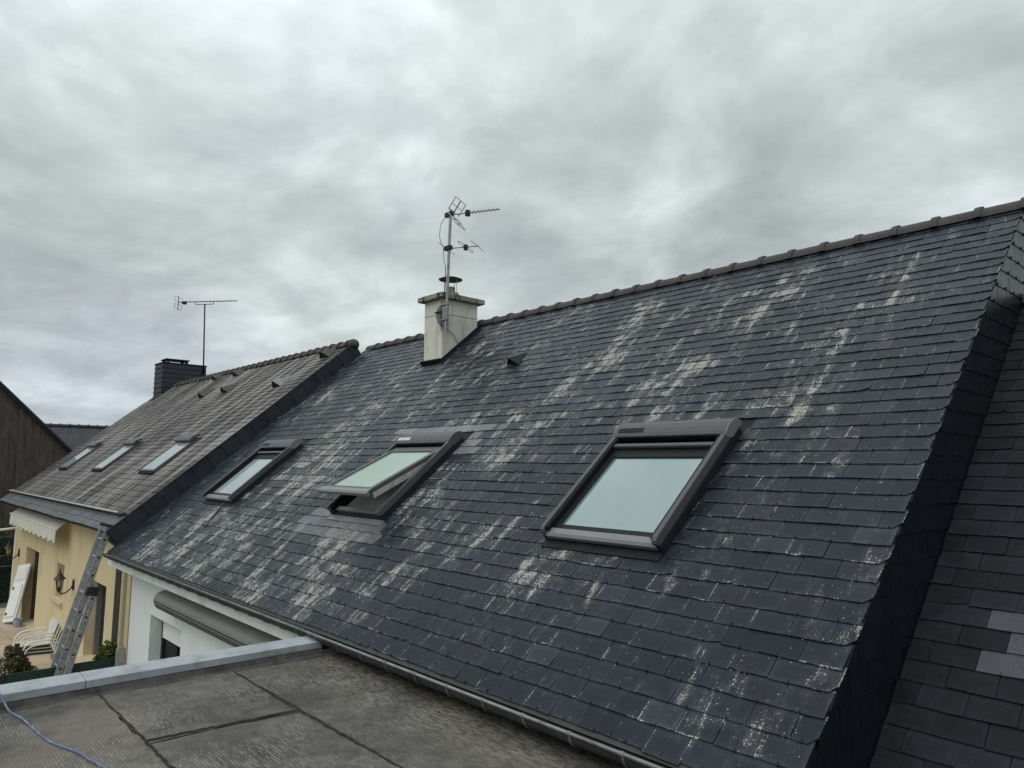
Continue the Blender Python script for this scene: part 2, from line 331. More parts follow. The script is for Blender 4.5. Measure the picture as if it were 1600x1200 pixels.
def membrane():
    m, t = newmat('bitumen_membrane')
    pos = t.n('ShaderNodeNewGeometry').outputs['Position']
    n1 = t.noise(pos, 1.3, 6, .6, .3); n2 = t.noise(t.vm('ADD', pos, (4, 2, 0)), 9, 6, .65); n3 = t.noise(pos, 130, 3, .6)
    sp = t.n('ShaderNodeSeparateXYZ', None, Vector=pos)
    # fine ribbing of the torch-on felt, pale on the crests
    wob = t.m('MULTIPLY', t.noise(pos, 4, 3, .5), .01)
    rib = t.m('SINE', t.m('MULTIPLY', t.m('ADD', sp.outputs[1], wob), 2*math.pi/.017))
    brk = t.noise(t.vm('MULTIPLY', pos, (14, 60, 1)), 1.0, 4, .7)
    ribm = t.m('MULTIPLY', t.ss(rib, .3, .9), t.m('MULTIPLY', t.ss(brk, .45, .6), t.ss(t.noise(t.vm('ADD', pos, (8, 1, 0)), 1.8, 4, .6), .42, .60)))
    col = t.ramp(n1, [(.3, (.056, .053, .049)), (.5, (.092, .086, .079)), (.7, (.14, .13, .112))])
    k = t.lin(n2, .28, .72, .58, 1.38)
    col = t.mix(1.0, col, t.n('ShaderNodeCombineColor', None, _0=k, _1=k, _2=k), 'MULTIPLY')
    k2 = t.lin(n3, .3, .7, .6, 1.4)
    col = t.mix(1.0, col, t.n('ShaderNodeCombineColor', None, _0=k2, _1=k2, _2=k2), 'MULTIPLY')
    tan = t.noise(t.vm('ADD', pos, (11, 5, 0)), .9, 5, .6, .8)
    col = t.mix(t.m('MULTIPLY', t.ss(tan, .5, .66), .5), col, (.19, .165, .125, 1))
    col = t.mix(t.m('MULTIPLY', t.m('MULTIPLY', t.ss(sp.outputs[1], -.9, -.1), t.ss(tan, .35, .6)), .55), col, (.20, .18, .135, 1))
    col = t.mix(t.m('MULTIPLY', ribm, .7), col, (.36, .355, .345, 1))
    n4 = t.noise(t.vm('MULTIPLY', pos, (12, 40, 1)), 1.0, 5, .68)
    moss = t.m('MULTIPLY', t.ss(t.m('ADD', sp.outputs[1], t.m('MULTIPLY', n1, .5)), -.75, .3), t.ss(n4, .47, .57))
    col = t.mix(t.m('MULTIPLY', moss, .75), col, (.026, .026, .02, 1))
    b = t.n('ShaderNodeBsdfPrincipled', None, Base__Color=col, Roughness=.85)
    b.inputs['Specular IOR Level'].default_value = .25
    h = t.m('ADD', t.m('MULTIPLY', rib, .35), t.m('ADD', t.m('MULTIPLY', n3, .8), t.m('MULTIPLY', n2, 1.2)))
    t.set(b.inputs['Normal'], t.n('ShaderNodeBump', None, Strength=.5, Distance=.004, Height=h))
    t.n('ShaderNodeOutputMaterial', None, Surface=b); return m
M['membrane'] = membrane()
M['felt_plain'] = plain('plain_grey_felt', (.075, .072, .068), .9, var=.35, scale=9, bump=.4, dirt=(.03, .03, .028), dscale=6, damt=.7, spec=.2)
M['bitumen'] = plain('black_bitumen_seam', (.034, .031, .028), .9, var=.5, scale=20, bump=.4, spec=.15)

# ------------------------------------------------------------------ slate fields
BLOBS = [(-1.85,5.22,-2.11,4.63,.22,.9),(-2.11,4.63,-2.1,3.97,.18,.7),(-2.45,5.14,-2.67,4.62,.2,.6),(-2.67,4.62,-2.84,4.19,.2,.55),(-2.87,5.29,-3.29,4.7,.2,.5),(-3.29,4.7,-3.27,4.22,.2,.45),(-3.85,5.18,-3.72,4.08,.22,1.),(-2.29,3.74,-2.54,3.44,.22,.95),(-2.54,3.44,-2.82,3.27,.2,.7),(-2.81,3.63,-2.79,3.13,.09,1.1),(-1.79,3.29,-1.77,2.92,.25,.6),(-1.,3.05,-1.3,2.84,.25,.85),(-2.4,3.05,-2.5,2.78,.25,.65),(-3.89,3.59,-3.95,3.37,.25,.85),(-4.22,3.21,-3.97,2.6,.3,.75),(-3.97,2.79,-4.08,2.49,.3,.9),(-3.39,3.63,-3.33,3.27,.2,.6),(-3.44,3.11,-3.52,2.69,.3,.55),(-.92,5.21,-.53,4.95,.15,.4),(-.85,4.64,-1.15,3.85,.35,.6),(-.96,3.83,-1.14,3.25,.3,.45),(-.69,2.51,-.9,2.39,.2,.5),(-.91,2.11,-.93,1.98,.15,.45),(-.66,2.19,-.74,2.02,.15,.3),(-8.05,2.9,-7.34,1.81,.45,.95),(-8.24,2.57,-7.93,1.66,.4,.8),(-8.01,3.34,-7.8,2.86,.4,.7),(-8.26,1.99,-8.33,1.71,.3,.7),(-4.6,1.82,-4.62,1.57,.25,.8),(-3.95,1.61,-3.95,1.47,.2,.6),(-4.2,1.31,-4.2,1.18,.2,.6),(-9.11,1.,-8.93,.6,.4,.85),(-7.55,1.17,-7.4,.89,.4,.75),(-7.5,.7,-7.48,.48,.4,.8),(-5.4,.98,-4.78,.25,.35,.95),(-5.08,.94,-4.91,.7,.2,.7),(-4.04,.89,-4.02,.44,.18,.6),(-3.77,1.13,-3.71,.83,.18,.7),(-3.23,1.26,-3.36,1.1,.2,.65),(-3.14,1.46,-3.13,1.34,.2,.55),(-2.28,1.17,-2.35,1.,.22,1.),(-2.04,1.15,-2.12,1.04,.2,.9),(-1.85,1.15,-1.9,1.05,.15,.7),(-9.85,.46,-9.8,.23,.35,.8),(-8.07,.37,-7.93,.19,.3,.7),(-9.12,.1,-9.13,-.05,.3,.6),(-7.73,.08,-7.71,.01,.2,.8),(-5.97,.07,-5.59,.04,.15,1.2),(-7.37,.72,-7.37,.57,.25,.8),(-6.45,.72,-6.33,.39,.3,.6),(-7.11,.21,-7.08,.07,.2,.4),(-6.88,5.62,-6.5,4.72,.25,.5),(-8.23,4.4,-7.8,3.33,.35,.5),(-8.89,4.31,-8.75,3.75,.3,.4),(-10.46,4.15,-10.24,3.7,.3,.45),(-8.31,4.78,-8.08,4.2,.25,.4),(-6.77,4.69,-6.23,3.64,.3,.45),(-6.78,4.02,-6.51,3.23,.3,.5),(-5.37,4.9,-5.06,4.07,.25,.35),(-5.54,5.45,-5.21,4.7,.2,.4),(-5.08,5.66,-4.79,4.92,.2,.4),(-5.19,3.53,-5.18,3.13,.3,.5),(-.04,1.44,-.04,.6,.07,.8),(-.12,1.13,-.1,.71,.1,.6),(-.51,.4,-.53,.28,.12,.5),(-.28,.32,-.31,.26,.1,.4),(-.76,.67,-.79,.57,.1,.3),(-1.9,.75,-1.98,.62,.15,.5),(-2.87,.93,-2.89,.82,.15,.3),(-2.33,.42,-2.35,.33,.15,.4),(-2.79,.48,-2.81,.38,.15,.35),(-1.14,1.25,-1.17,1.14,.12,.35),(-.95,1.75,-.98,1.51,.2,.4)]
def lichen_main(u, v):
    s = 0.0
    for a, b, c, d, wd, st in BLOBS:
        du, dv = c-a, d-b; L2 = du*du+dv*dv+1e-9
        k = max(0, min(1, ((u-a)*du+(v-b)*dv)/L2))
        ex, ey = u-a-k*du, v-b-k*dv
        q = (ex*ex+ey*ey*.6)/(wd*wd*2.0)
        if q < 6: s = max(s, st*.92*math.exp(-q*1.1))
    far = max(0, min(1, (-u-2.0)/5))*.20+.10*max(0, min(1, (v-2.2)/1.5))
    return min(1.2, s+far)
SLATE_T = .0105
def slate_verts(mb, ua, ub, vb, e, off, rnd, neu, lich, chamfer=False, tilt=0.0, t0=None):
    """one slate: 4 x 3 grid on top, skirts below"""
    rot = J(.006); nb = 3; t0 = SLATE_T
    base = len(mb.v); A = mb.a
    def add(u, v, wv, su, sv):
        mb.v.append(RP(u, v, wv+off)); A['muv'][1].append((u, v, 0)); A['suv'][1].append((su, sv, 0))
        A['rnd'][1].append(rnd); A['neu'][1].append(neu); A['lich'][1].append(lich(u, v))
    hb = t0+J(.0028)
    lift = J(.0035); chip = random.choice((0, 3)) if random.random() < .06 else -1
    vt = e+.022
    rows = []
    for j, fv in enumerate((0, .5, 1)):
        row = []
        for i in range(nb+1):
            fu = i/nb; u = ua+(ub-ua)*fu
            v = vb+vt*fv+rot*(fu-.5)*(1-fv)
            if j == 0: v += J(.0022)+tilt
            if j == 0 and i == chip: v += random.uniform(.008, .022)
            if chamfer and j == 0 and i == nb: v += .045
            if chamfer and j == 0 and i == nb-1: v += .004
            wv = hb*(1-fv)+.0015*fv+lift*(fu-.5)*(1-fv)
            row.append(len(mb.v)); add(u, v, wv, fu, fv*vt/e)
        rows.append(row)
    for a, b in zip(rows, rows[1:]):
        for i in range(nb): mb.f.append((a[i], a[i+1], b[i+1], b[i]))
    def skirt(seq):
        low = []
        for k in seq:
            q = mb.v[k]; dn = .0065
            low.append(len(mb.v)); mb.v.append((q[0], q[1]+dn*SN, q[2]-dn*CS))
            for key in ('muv', 'suv', 'rnd', 'neu', 'lich'): A[key][1].append(A[key][1][k])
        for k in range(len(seq)-1): mb.f.append((low[k], low[k+1], seq[k+1], seq[k]))
    skirt(rows[0]); skirt([r[-1] for r in rows]); skirt([r[0] for r in rows][::-1])
def slate_mb():
    mb = MB(); mb.a = {'muv': ('FLOAT_VECTOR', []), 'suv': ('FLOAT_VECTOR', []), 'rnd': ('FLOAT', []), 'neu': ('FLOAT', []), 'lich': ('FLOAT', [])}
    return mb
def slate_field(roof, mat, u0, u1, v0, v1, e, wd, off, lich, keep=(), joint0=0.0, neu=lambda u, v: 0.0, chamfer=False, singles=300, hooks=None, fieldname='slate_field', coarse=False):
    S = []; hk = MB(uvw(off)); v = v0; row = 0
    while v < v1-.03:
        e_ = min(e, v1-v)
        ints = [(u0, u1)]
        for a, b, c, d in keep:
            if d > v+.03 and c < v+e_-.01:
                nx = []
                for p, q in ints:
                    if b <= p or a >= q: nx.append((p, q)); continue
                    if a > p: nx.append((p, a))
                    if b < q: nx.append((b, q))
                ints = nx
        j0 = joint0+(row % 2)*wd/2
        k = math.floor((u0-j0)/wd); sag = math.sin(row*1.7)*.001
        while j0+k*wd < u1:
            ja = j0+k*wd; jb = ja+wd
            for p, q in ints:
                a, b = max(ja, p), min(jb, q)
                if b-a < .035: continue
                wav = .0035*math.sin(a*1.3+row*.9)+.002*math.sin(a*4.1+row*2.3); slip = -random.uniform(.006, .016) if random.random() < .02 else 0
                S.append((a+.0016+J(.0016), b-.0016+J(.0016), v+sag+wav+slip+J(.002), e_, random.random(), neu((a+b)/2, v+e_/2), chamfer and abs(b-u1) < .001))
                if hooks and hooks((a+b)/2, v) and b-a > .12: 
                    m_ = (a+b)/2+J(.006)
                    hk.box(m_-.0015, m_+.0015, v-.003, v+.016+J(.003), .003, .0145)
            k += 1
        v += e; row += 1
    def area(s):
        q = [project(RP(u, vv, off)) for u, vv in ((s[0], s[2]), (s[1], s[2]), (s[1], s[2]+s[3]), (s[0], s[2]+s[3]))]
        if None in q: return 0
        cx = sum(p[0] for p in q)/4; cy = sum(p[1] for p in q)/4
        if not (-15 < cx < 1615 and -15 < cy < 1215): return 0
        return abs((q[2][0]-q[0][0])*(q[3][1]-q[1][1])-(q[3][0]-q[1][0])*(q[2][1]-q[0][1]))/2
    order = sorted(range(len(S)), key=lambda i: -area(S[i]))
    first = set(i for i in order[:singles] if area(S[i]) > 0)
    rest = slate_mb()
    for i, s in enumerate(S):
        mb = slate_mb() if i in first else rest
        slate_verts(mb, s[0], s[1], s[2], s[3], off, s[4], s[5], lich, s[6])
        if i in first: mb.build('slate', mat, roof)
    if rest.v: rest.build(fieldname, mat, roof, kind='stuff')
    if hk.v: hk.build('slate_hooks', M['hook'], roof, kind='stuff')

def ridge_tile_mesh(mat, ln, r, collar):
    mb = MB(); prof = []
    n = 12
    def ring(x, rr): return [mb.p((x, rr*math.sin(rad(-88+176*k/n)), rr*math.cos(rad(-88+176*k/n)))) for k in range(n+1)]
    st = [(-ln/2, r), (ln/2-.05, r*1.0), (ln/2-.048, r+collar), (ln/2-.02, r+collar*1.15), (ln/2+.012, r+collar), (ln/2+.013, r-.012), (-ln/2, r-.014)]
    R = [ring(x, rr) for x, rr in st]
    for A, B in zip(R, R[1:]):
        for k in range(n): mb.f.append((A[k], A[k+1], B[k+1], B[k]))
    me = mb.mesh('ridge_tile', (0, 0, 0), True); me.set_sharp_from_angle(angle=rad(50)); me.materials.append(mat); return me
def ridge_run(parent, x0, x1, y, z, ln, mat, r=.108, collar=.018):
    me = ridge_tile_mesh(mat, ln, r, collar); n = int(round((x1-x0)/ln))
    for k in range(n):
        o = link('ridge_tile', me, (x0+ln*(k+.5), y+J(.004), z+J(.004)), parent); o.rotation_euler = (J(.01), J(.008), J(.01))

# ------------------------------------------------------------------ ground
GZ = -2.75
g = MB(); g.face((-400, -400, GZ), (400, -400, GZ), (400, 400, GZ), (-400, 400, GZ))
go = g.build('ground', M['ground'], org=(0, 0, GZ)); go['kind'] = 'structure'
pt = MB().box(-23.8, -11.7, -3.0, .395, GZ-.1, GZ+.012).build('patio', M['mortar']); pt['kind'] = 'structure'
for i in range(24):
    for j in range(4):
        x = -23.7+i*.5; y = -.105+.5-.5*(j+1)
        MB().box(x+.004, x+.496, y+.004, y+.494, GZ+.008, GZ+.026+J(.002)).build('tile', M[random.choice(('tile', 'tile', 'tile2'))], pt)

# ------------------------------------------------------------------ wall helper
def wall_holes(x0, x1, z0, z1, y, depth, holes):
    mb = MB()
    xs = sorted({x0, x1, *[h[0] for h in holes], *[h[1] for h in holes]}); zs = sorted({z0, z1, *[h[2] for h in holes], *[h[3] for h in holes]})
    for a, b in zip(xs, xs[1:]):
        for c, d in zip(zs, zs[1:]):
            if any(h[0] <= a and b <= h[1] and h[2] <= c and d <= h[3] for h in holes): continue
            mb.face((a, y, c), (b, y, c), (b, y, d), (a, y, d))
    for a, b, c, d in holes:
        Y = y+depth
        mb.face((a, y, c), (a, y, d), (a, Y, d), (a, Y, c)); mb.face((b, y, c), (b, Y, c), (b, Y, d), (b, y, d))
        mb.face((a, y, d), (b, y, d), (b, Y, d), (a, Y, d)); mb.face((a, y, c), (a, Y, c), (b, Y, c), (b, y, c))
    return mb

# ================================================================== white house
RV = 5.9                              # slope length to the apex
RY, RZ = RV*CS, RV*SN
wh = thing('white_house', (-5.7, 4, GZ), 'white rendered house under the big blue slate roof spotted with pale lichen, three skylights', 'house')
wl = wall_holes(LEFT, -4.3, GZ, -.05, .38, .21, [(-10.3, -8.9, -2.1, -.85)])
wl.face((LEFT, .38, GZ), (LEFT, 8.7, GZ), (LEFT, 8.7, -.05), (LEFT, .38, -.05))
wl.face((-4.3, .38, -.05), (-.02, .38, -.05), (-.02, .38, -.8), (-4.3, .38, -.8))
wl.face((-.02, 8.7, GZ), (LEFT, 8.7, GZ), (LEFT, 8.7, -.05), (-.02, 8.7, -.05))
wl.build('wall', M['white_wall'], wh)
MB().box(LEFT+.01, -4.23, .0, .025, -.205, -.035).build('fascia_board', M['white_paint'], wh)
MB().box(-4.22, -.03, .30, .376, -.14, -.035).build('dark_wall_strip', M['bitumen'], wh)  # dark strip along the wall below the gutter, where the flat roof meets it
MB().box(LEFT+.01, -4.23, .028, .379, -.19, -.17).build('soffit', M['white_paint'], wh)
# window with half-lowered roller shutter
win = MB().box(-10.3, -8.9, .585, .60, -2.1, -.85).build('window', M['rubber'], wh)
fr = MB(); fr.box(-9.62, -9.56, .55, .584, -2.1, -.85); fr.box(-10.3, -10.22, .55, .584, -2.1, -.85); fr.box(-8.98, -8.9, .55, .584, -2.1, -.85)
fr.build('window_frame', M['rubber'], win)
for k in range(8): 
    z = -.86-k*.042
    MB().prism([(.545, z), (.535, z-.012), (.535, z-.03), (.545, z-.04), (.549, z-.04), (.549, z)], -10.2, -8.95).build('shutter_slat', M['pvc'], win)
# roof
SK = [-9.42, -5.40, -1.93]            # skylight centres along the ridge
SKV0, SKV1 = 1.30, 2.70
HWS = .545
roof = MB()
W0 = -.006
roof.face(RP(LEFT, .0, W0), RP(0, .0, W0), RP(0, SKV0, W0), RP(LEFT, SKV0, W0))
ue = [LEFT]
for u in SK: ue += [u-.47, u+.47]
ue.append(0)
for a, b in zip(ue[::2], ue[1::2]): roof.face(RP(a, SKV0, W0), RP(b, SKV0, W0), RP(b, SKV1-.2, W0), RP(a, SKV1-.2, W0))
roof.face(RP(LEFT, SKV1-.2, W0), RP(0, SKV1-.2, W0), RP(0, RV, W0), RP(LEFT, RV, W0))
roof.face((LEFT, RY, RZ), (0, RY, RZ), (0, RY*2, -.01), (LEFT, RY*2, -.01))
roof = roof.build('roof', M['batten'], wh)
keep = [(u-HWS-.02, u+HWS+.02, 1.26, 2.72) for u in SK]+[(-8.02, -7.53, 4.75, 6)]
def neu_main(u, v):
    if -6.5 < u < -4.60 and 2.66 < v < 3.0: return .85+random.random()*.15
    if -4.95 < u < -4.50 and 2.42 < v < 2.70: return .9
    if -6.5 < u < -4.75 and 1.05 < v < 1.27: return .5+random.random()*.25
    if -6.4 < u < -5.9 and 1.25 < v < 1.45: return .9
    return 0.0
slate_field(roof, M['slate'], LEFT+.004, .012, .0, 5.86, .1403, .222, 0.0, lichen_main, keep, joint0=-.11, neu=neu_main, chamfer=True, hooks=lambda u, v: u > -8.5)
ridge_run(roof, .395-.3645*32, .395, 4.545, 3.715, .3645, M['ridge'])
# eave starter strip, slightly mossy
MB(uvw()).box(LEFT+.01, 0, -.03, .08, -.012, -.001).build('eave_strip', M['zinc_dark'], roof)
# cheek over the annex roof: slate hung
OFFB = -.52
ck = MB(); xk = -.012
ck.face(RP(xk, -.3, -.01), RP(xk, RV, -.01), RP(xk, RV, OFFB-.05), RP(xk, -.3, OFFB-.05))
ck.face((xk, RY, RZ), (xk, RY*2, 0), (xk, RY*2, GZ), (xk, .4, GZ), (xk, .4, -.2))
cheek = ck.build('cheek', M['batten'], wh)
def clip(poly, fn):
    out = []
    for i, p in enumerate(poly):
        q = poly[(i+1) % len(poly)]; a, b = fn(p), fn(q)
        if a >= 0: out.append(p)
        if (a >= 0) != (b >= 0):
            k = a/(a-b); out.append((p[0]+(q[0]-p[0])*k, p[1]+(q[1]-p[1])*k))
    return out
wof = lambda p: -p[0]*SN+p[1]*CS
z = -.6; r_ = 0
hkc = MB()
while z < 3.9:
    y = -.3+(r_ % 2)*.11
    while y < 4.9:
        jt = J(.003)
        q = [(y+.0015, z+jt), (y+.2185, z+jt), (y+.2185, z+.168), (y+.0015, z+.168)]
        q = clip(clip(q, lambda p: -.004-wof(p)), lambda p: wof(p)-(OFFB-.01))
        if len(q) > 2 and abs(sum(q[i][0]*q[(i+1) % len(q)][1]-q[(i+1) % len(q)][0]*q[i][1] for i in range(len(q)))) > .004:
            mb = MB()
            def xo(p): return max(.0, .0090-(p[1]-z)*.045)+J(.0008)
            A = [mb.p((xo(p), p[0], p[1])) for p in q]; B = [mb.p((xo(p)-.006, p[0], p[1])) for p in q]
            mb.f.append(tuple(A))
            for i in range(len(q)): mb.f.append((A[i], B[i], B[(i+1) % len(q)], A[(i+1) % len(q)]))
            mb.build('slate', M['slate_cheek'], cheek)
            if -.01 > wof((y+.11, z)) > OFFB: hkc.box(.008, .0165, y+.1085, y+.1115, z-.003, z+.02)
        y += .222
    z += .150; r_ += 1
hkc.build('slate_hooks', M['hook'], cheek, kind='stuff')
# gutter: half-round with beaded lip and joint rings
def arc(cy, cz, r, a0, a1, n=10): return [(cy+r*math.cos(rad(a0+(a1-a0)*k/n)), cz+r*math.sin(rad(a0+(a1-a0)*k/n))) for k in range(n+1)]
gu = MB()
gu.prism(arc(-.055, .0, .075, 180, 360)+arc(-.055, .0, .070, 360, 180), LEFT+.22, -.01)
for x in (LEFT+.22, -.012): gu.prism(arc(-.055, 0, .074, 180, 360), x, x+.003)
gutter = gu.build('gutter', M['zinc_dark'], wh, auto=40)
MB().tube([(LEFT+.22, -.131, .004), (-.01, -.131, .004)], .0115, 8).build('gutter_bead', M['zinc'], gutter, smooth=True)
x = -.80
while x > LEFT+.3:
    mb = MB(); mb.prism(arc(-.055, .0, .0815, 172, 300)+arc(-.055, .0, .0765, 300, 172), x-.009, x+.009)
    mb.tube([(x-.012, -.132, .005), (x+.012, -.132, .005)], .0135, 8)
    mb.build('bracket', M['zinc'], gutter, auto=40)
    x -= .361
gd = MB().prism([(-.118, -.035), (-.01, -.035), (-.02, -.05), (-.1, -.05)], -4.5, -.02).build('gutter_silt', M['bitumen'], gutter)

# ---- chimney
chx0, chx1, chy0, chy1, chz = -8.02, -7.53, 3.63, 4.34, 4.04
chim = MB().box(chx0, chx1, chy0, chy1, 2.6, chz).build('chimney', M['render_cream'], wh, bevel=.008)
MB().box(chx0-.09, chx1+.09, chy0-.09, chy1+.09, chz+.002, chz+.085).build('chimney_cap', M['cap'], chim, bevel=.012)
cw = MB().lathe([(.17, 0), (.17, .06), (.14, .075), (.14, .10)], (-7.80, 3.98, chz+.085), 18)
cw.lathe([(.075, .1), (.075, .2)], (-7.80, 3.98, chz+.085), 14)
cw.build('flue_collar', M['cap'], chim, auto=40)
hat = MB().lathe([(.195, .325), (.20, .331), (.13, .36), (.02, .38)], (-7.80, 3.98, chz+.085), 24)
hat.build('flue_hat', M['hook'], chim, auto=50)
rods = MB()
for a in (20, 110, 200, 290): 
    x, y = -7.80+.12*math.cos(rad(a)), 3.98+.12*math.sin(rad(a)); rods.tube([(x, y, chz+.16), (x, y, chz+.43)], .005, 6)
rods.build('hat_rods', M['galv'], chim)
fl_ = MB(uvw()); vb = 4.72
fl_.box(chx0-.03, chx1+.03, vb-.02, vb+.005, .0, .075); fl_.box(chx1+.004, chx1+.03, vb, 5.72, .0, .055); fl_.box(chx0-.03, chx0-.004, vb, 5.72, .0, .055)
fl_.build('flashing', M['dark_lead'], chim)
bandm = MB()
bandm.box(chx0-.003, chx1+.003, chy0-.003, chy1+.003, 3.795, 3.801); bandm.build('strap', M['cable'], chim)

# ---- skylights
def skylight(uc, state):
    hw = HWS; X = uvw()
    root = MB(X)
    # curb and flashing frame (ring round an opening)
    root.box(uc-hw-.015, uc-hw+.08, 1.30, 2.62, 0, .06); root.box(uc+hw-.08, uc+hw+.015, 1.30, 2.62, 0, .06)
    root.box(uc-hw+.08, uc+hw-.08, 1.30, 1.37, 0, .06 if state != 'open' else .03); root.box(uc-hw+.08, uc+hw-.08, 2.55, 2.62, 0, .06)
    sk = root.build('skylight', M['dark_lead'], wh)
    MB(X).box(uc-hw-.01, uc+hw+.01, 1.225, 1.30, .002, .016).build('apron', M['grey_mid'] if state == 'open' else M['dark_lead'], sk)
    lin = MB(X)
    a, b, c, d = uc-.47, uc+.47, 1.35, 2.56
    lin.face((a, c, .0), (a, d, .0), (a, d, -.15), (a, c, -.15)); lin.face((b, c, .0), (b, c, -.15), (b, d, -.15), (b, d, .0))
    lin.face((a, c, .0), (a, c, -.15), (b, c, -.15), (b, c, .0)); lin.face((a, d, 0), (b, d, 0), (b, d, -.15), (a, d, -.15))
    lin.face((a, c, -.15), (a, d, -.15), (b, d, -.15), (b, c, -.15))
    lin.build('reveal_lining', M['interior'], sk)
    rail = [(1.29, .085), (1.282, .105), (1.295, .128), (1.32, .138), (2.50, .140), (2.50, .065), (1.31, .065)]
    for s in (-1, 1):
        x = uc+s*(hw-.018)
        ro = MB(X).prism(rail, x-.020+s*.006, x+.020+s*.006).build('guide_rail', M['grey_metal'], sk, bevel=.006)
        xi = x-s*.026
        MB(X).prism([(1.32, .045), (1.32, .124), (2.44, .128), (2.44, .045)], xi-.012, xi+.012).build('rail_channel', M['black_metal'], ro)
    # shutter housing across the top
    prof = [(2.44, .10), (2.44, .138), (2.47, .150), (2.52, .160), (2.57, .160), (2.62, .148), (2.66, .115), (2.675, .08), (2.675, .05), (2.50, .05)]
    hs = MB(X).prism(prof, uc-hw-.004, uc+hw+.004).build('shutter_housing', M['grey_metal'], sk, bevel=.004)
    for s in (-1, 1):
        x = uc+s*(hw+.006)
        MB(X).prism([(a_, b_+.004) for a_, b_ in prof], x-.004, x+.004).build('end_cap', M['grey_mid'] if state != 'open' else M['grey_metal'], hs, bevel=.003)
    MB(X).prism([(2.475, .156), (2.52, .1645), (2.52, .158), (2.475, .150)], uc-hw+.04, uc-hw+.30).build('solar_cell', M['label_white'] if state == 'open' else M['black_metal'], hs)
    MB(X).box(uc-hw+.03, uc+hw-.03, 2.435, 2.455, .085, .125).build('shutter_end_bar', M['black_metal'], sk)
    # sash
    L = 1.06; hv = 2.40; ang = rad(13.5) if state == 'open' else 0.0; hwv = .085 if state == 'open' else .062
    def SX(p):
        vv, ww = p[1]-hv, p[2]
        return RP(p[0], hv+vv*math.cos(ang)-ww*math.sin(ang)*-1*-1 if False else hv+vv*math.cos(ang)+ww*math.sin(ang), hwv-vv*math.sin(ang)+ww*math.cos(ang))
    ih = .50 if state == 'open' else .505
    mcol = M['grey_metal'] if state == 'open' else M['black_metal']
    sash = MB(SX)
    tk = .05
    for s in (-1, 1): sash.box(uc+s*(ih-.032)-.032, uc+s*(ih-.032)+.032, hv-L, hv, -.025, .02)
    tp = .11 if state == 'open' else .165
    sash.box(uc-ih+.06, uc+ih-.06, hv-tp, hv, -.025, .018)
    sash.box(uc-ih+.06, uc+ih-.06, hv-L, hv-L+.075, -.025, .018)
    so = sash.build('sash', mcol, sk, bevel=.004)
    gm = {'open': M['glass_green'], 'near': M['glass'], 'far': M['glass_pale']}[state]
    MB(SX).box(uc-ih+.06, uc+ih-.06, hv-L+.075, hv-tp, -.008, .004).build('pane', gm, so)
    MB(SX).prism([(hv-L-.045, -.028), (hv-L-.05, .005), (hv-L-.03, .022), (hv-L+.022, .026), (hv-L+.022, .021), (hv-L-.012, .016), (hv-L-.012, -.028)], uc-ih-.02, uc+ih+.02).build('bottom_rail', M['grey_mid'], so, bevel=.003)
    if state == 'open':
        for s in (-1, 1):
            x = uc+s*(ih-.012)
            MB(SX).box(x-.013, x+.013, hv-L+.03, hv-.22, -.085, -.026).build('sash_side', M['zinc_light'], so, bevel=.003)
            q0 = SX((x, hv-.5, -.06)); q1 = RP(x+s*.02, hv-.34, .05)
            MB().tube([q0, q1], .010, 8).build('stay_arm', M['alu_dull'], so)
        inner = MB(X); inner.box(uc-.47, uc+.47, 1.345, 1.40, .03, .062); inner.build('lower_frame', M['grey_mid'], sk, bevel=.004)
    else:
        MB(X).box(uc-hw+.045, uc+hw-.045, 2.335, 2.375, .085, .115).build('shutter_bar', M['grey_metal'], sk, bevel=.006)
    MB(X).box(uc-hw-.17, uc-hw-.022, 2.60, 2.615, .010, .014) if False else None
    return sk
skylight(SK[0], 'far'); skylight(SK[1], 'open'); skylight(SK[2], 'near')
def slate_vent(parent, u, v, off, w_, h_, ln, mat, front):
    X = uvw(off)
    a, b, t_ , e_ = (u-w_, v, .012), (u+w_, v, .012), (u-w_*.25, v-.02, h_), (u+w_*.1, v+ln, .012)
    mb = MB(X); mb.face(b, e_, t_); mb.face(t_, e_, a)
    t2 = (t_[0], t_[1], t_[2]-.012)
    mb.face((u-w_*1.1, v-.03, h_*.0+.014), a, t_); mb.face(b, (u+w_*1.1, v-.03, .014), t_)
    o = mb.build('roof_vent', mat, parent)
    MB(X).face
    m2 = MB(X); m2.face((u-w_*.98, v+.01, .012), (u+w_*.98, v+.01, .012), (t_[0], v+.01, h_*.93)); m2.build('vent_opening', front, o)
    return o
slate_vent(wh, -5.42, 4.27, 0, .11, .13, .30, M['dark_lead'], M['rubber'])
# mark: dark cable down the slates below the far skylight
cb = MB(); cb.tube([RP(-9.18, 1.30, .02), RP(-9.12, 1.17, .018), RP(-9.0, .98, .018), RP(-8.87, .8, .02)], .012, 6)
cb.build('roof_cable', M['cable'], wh)

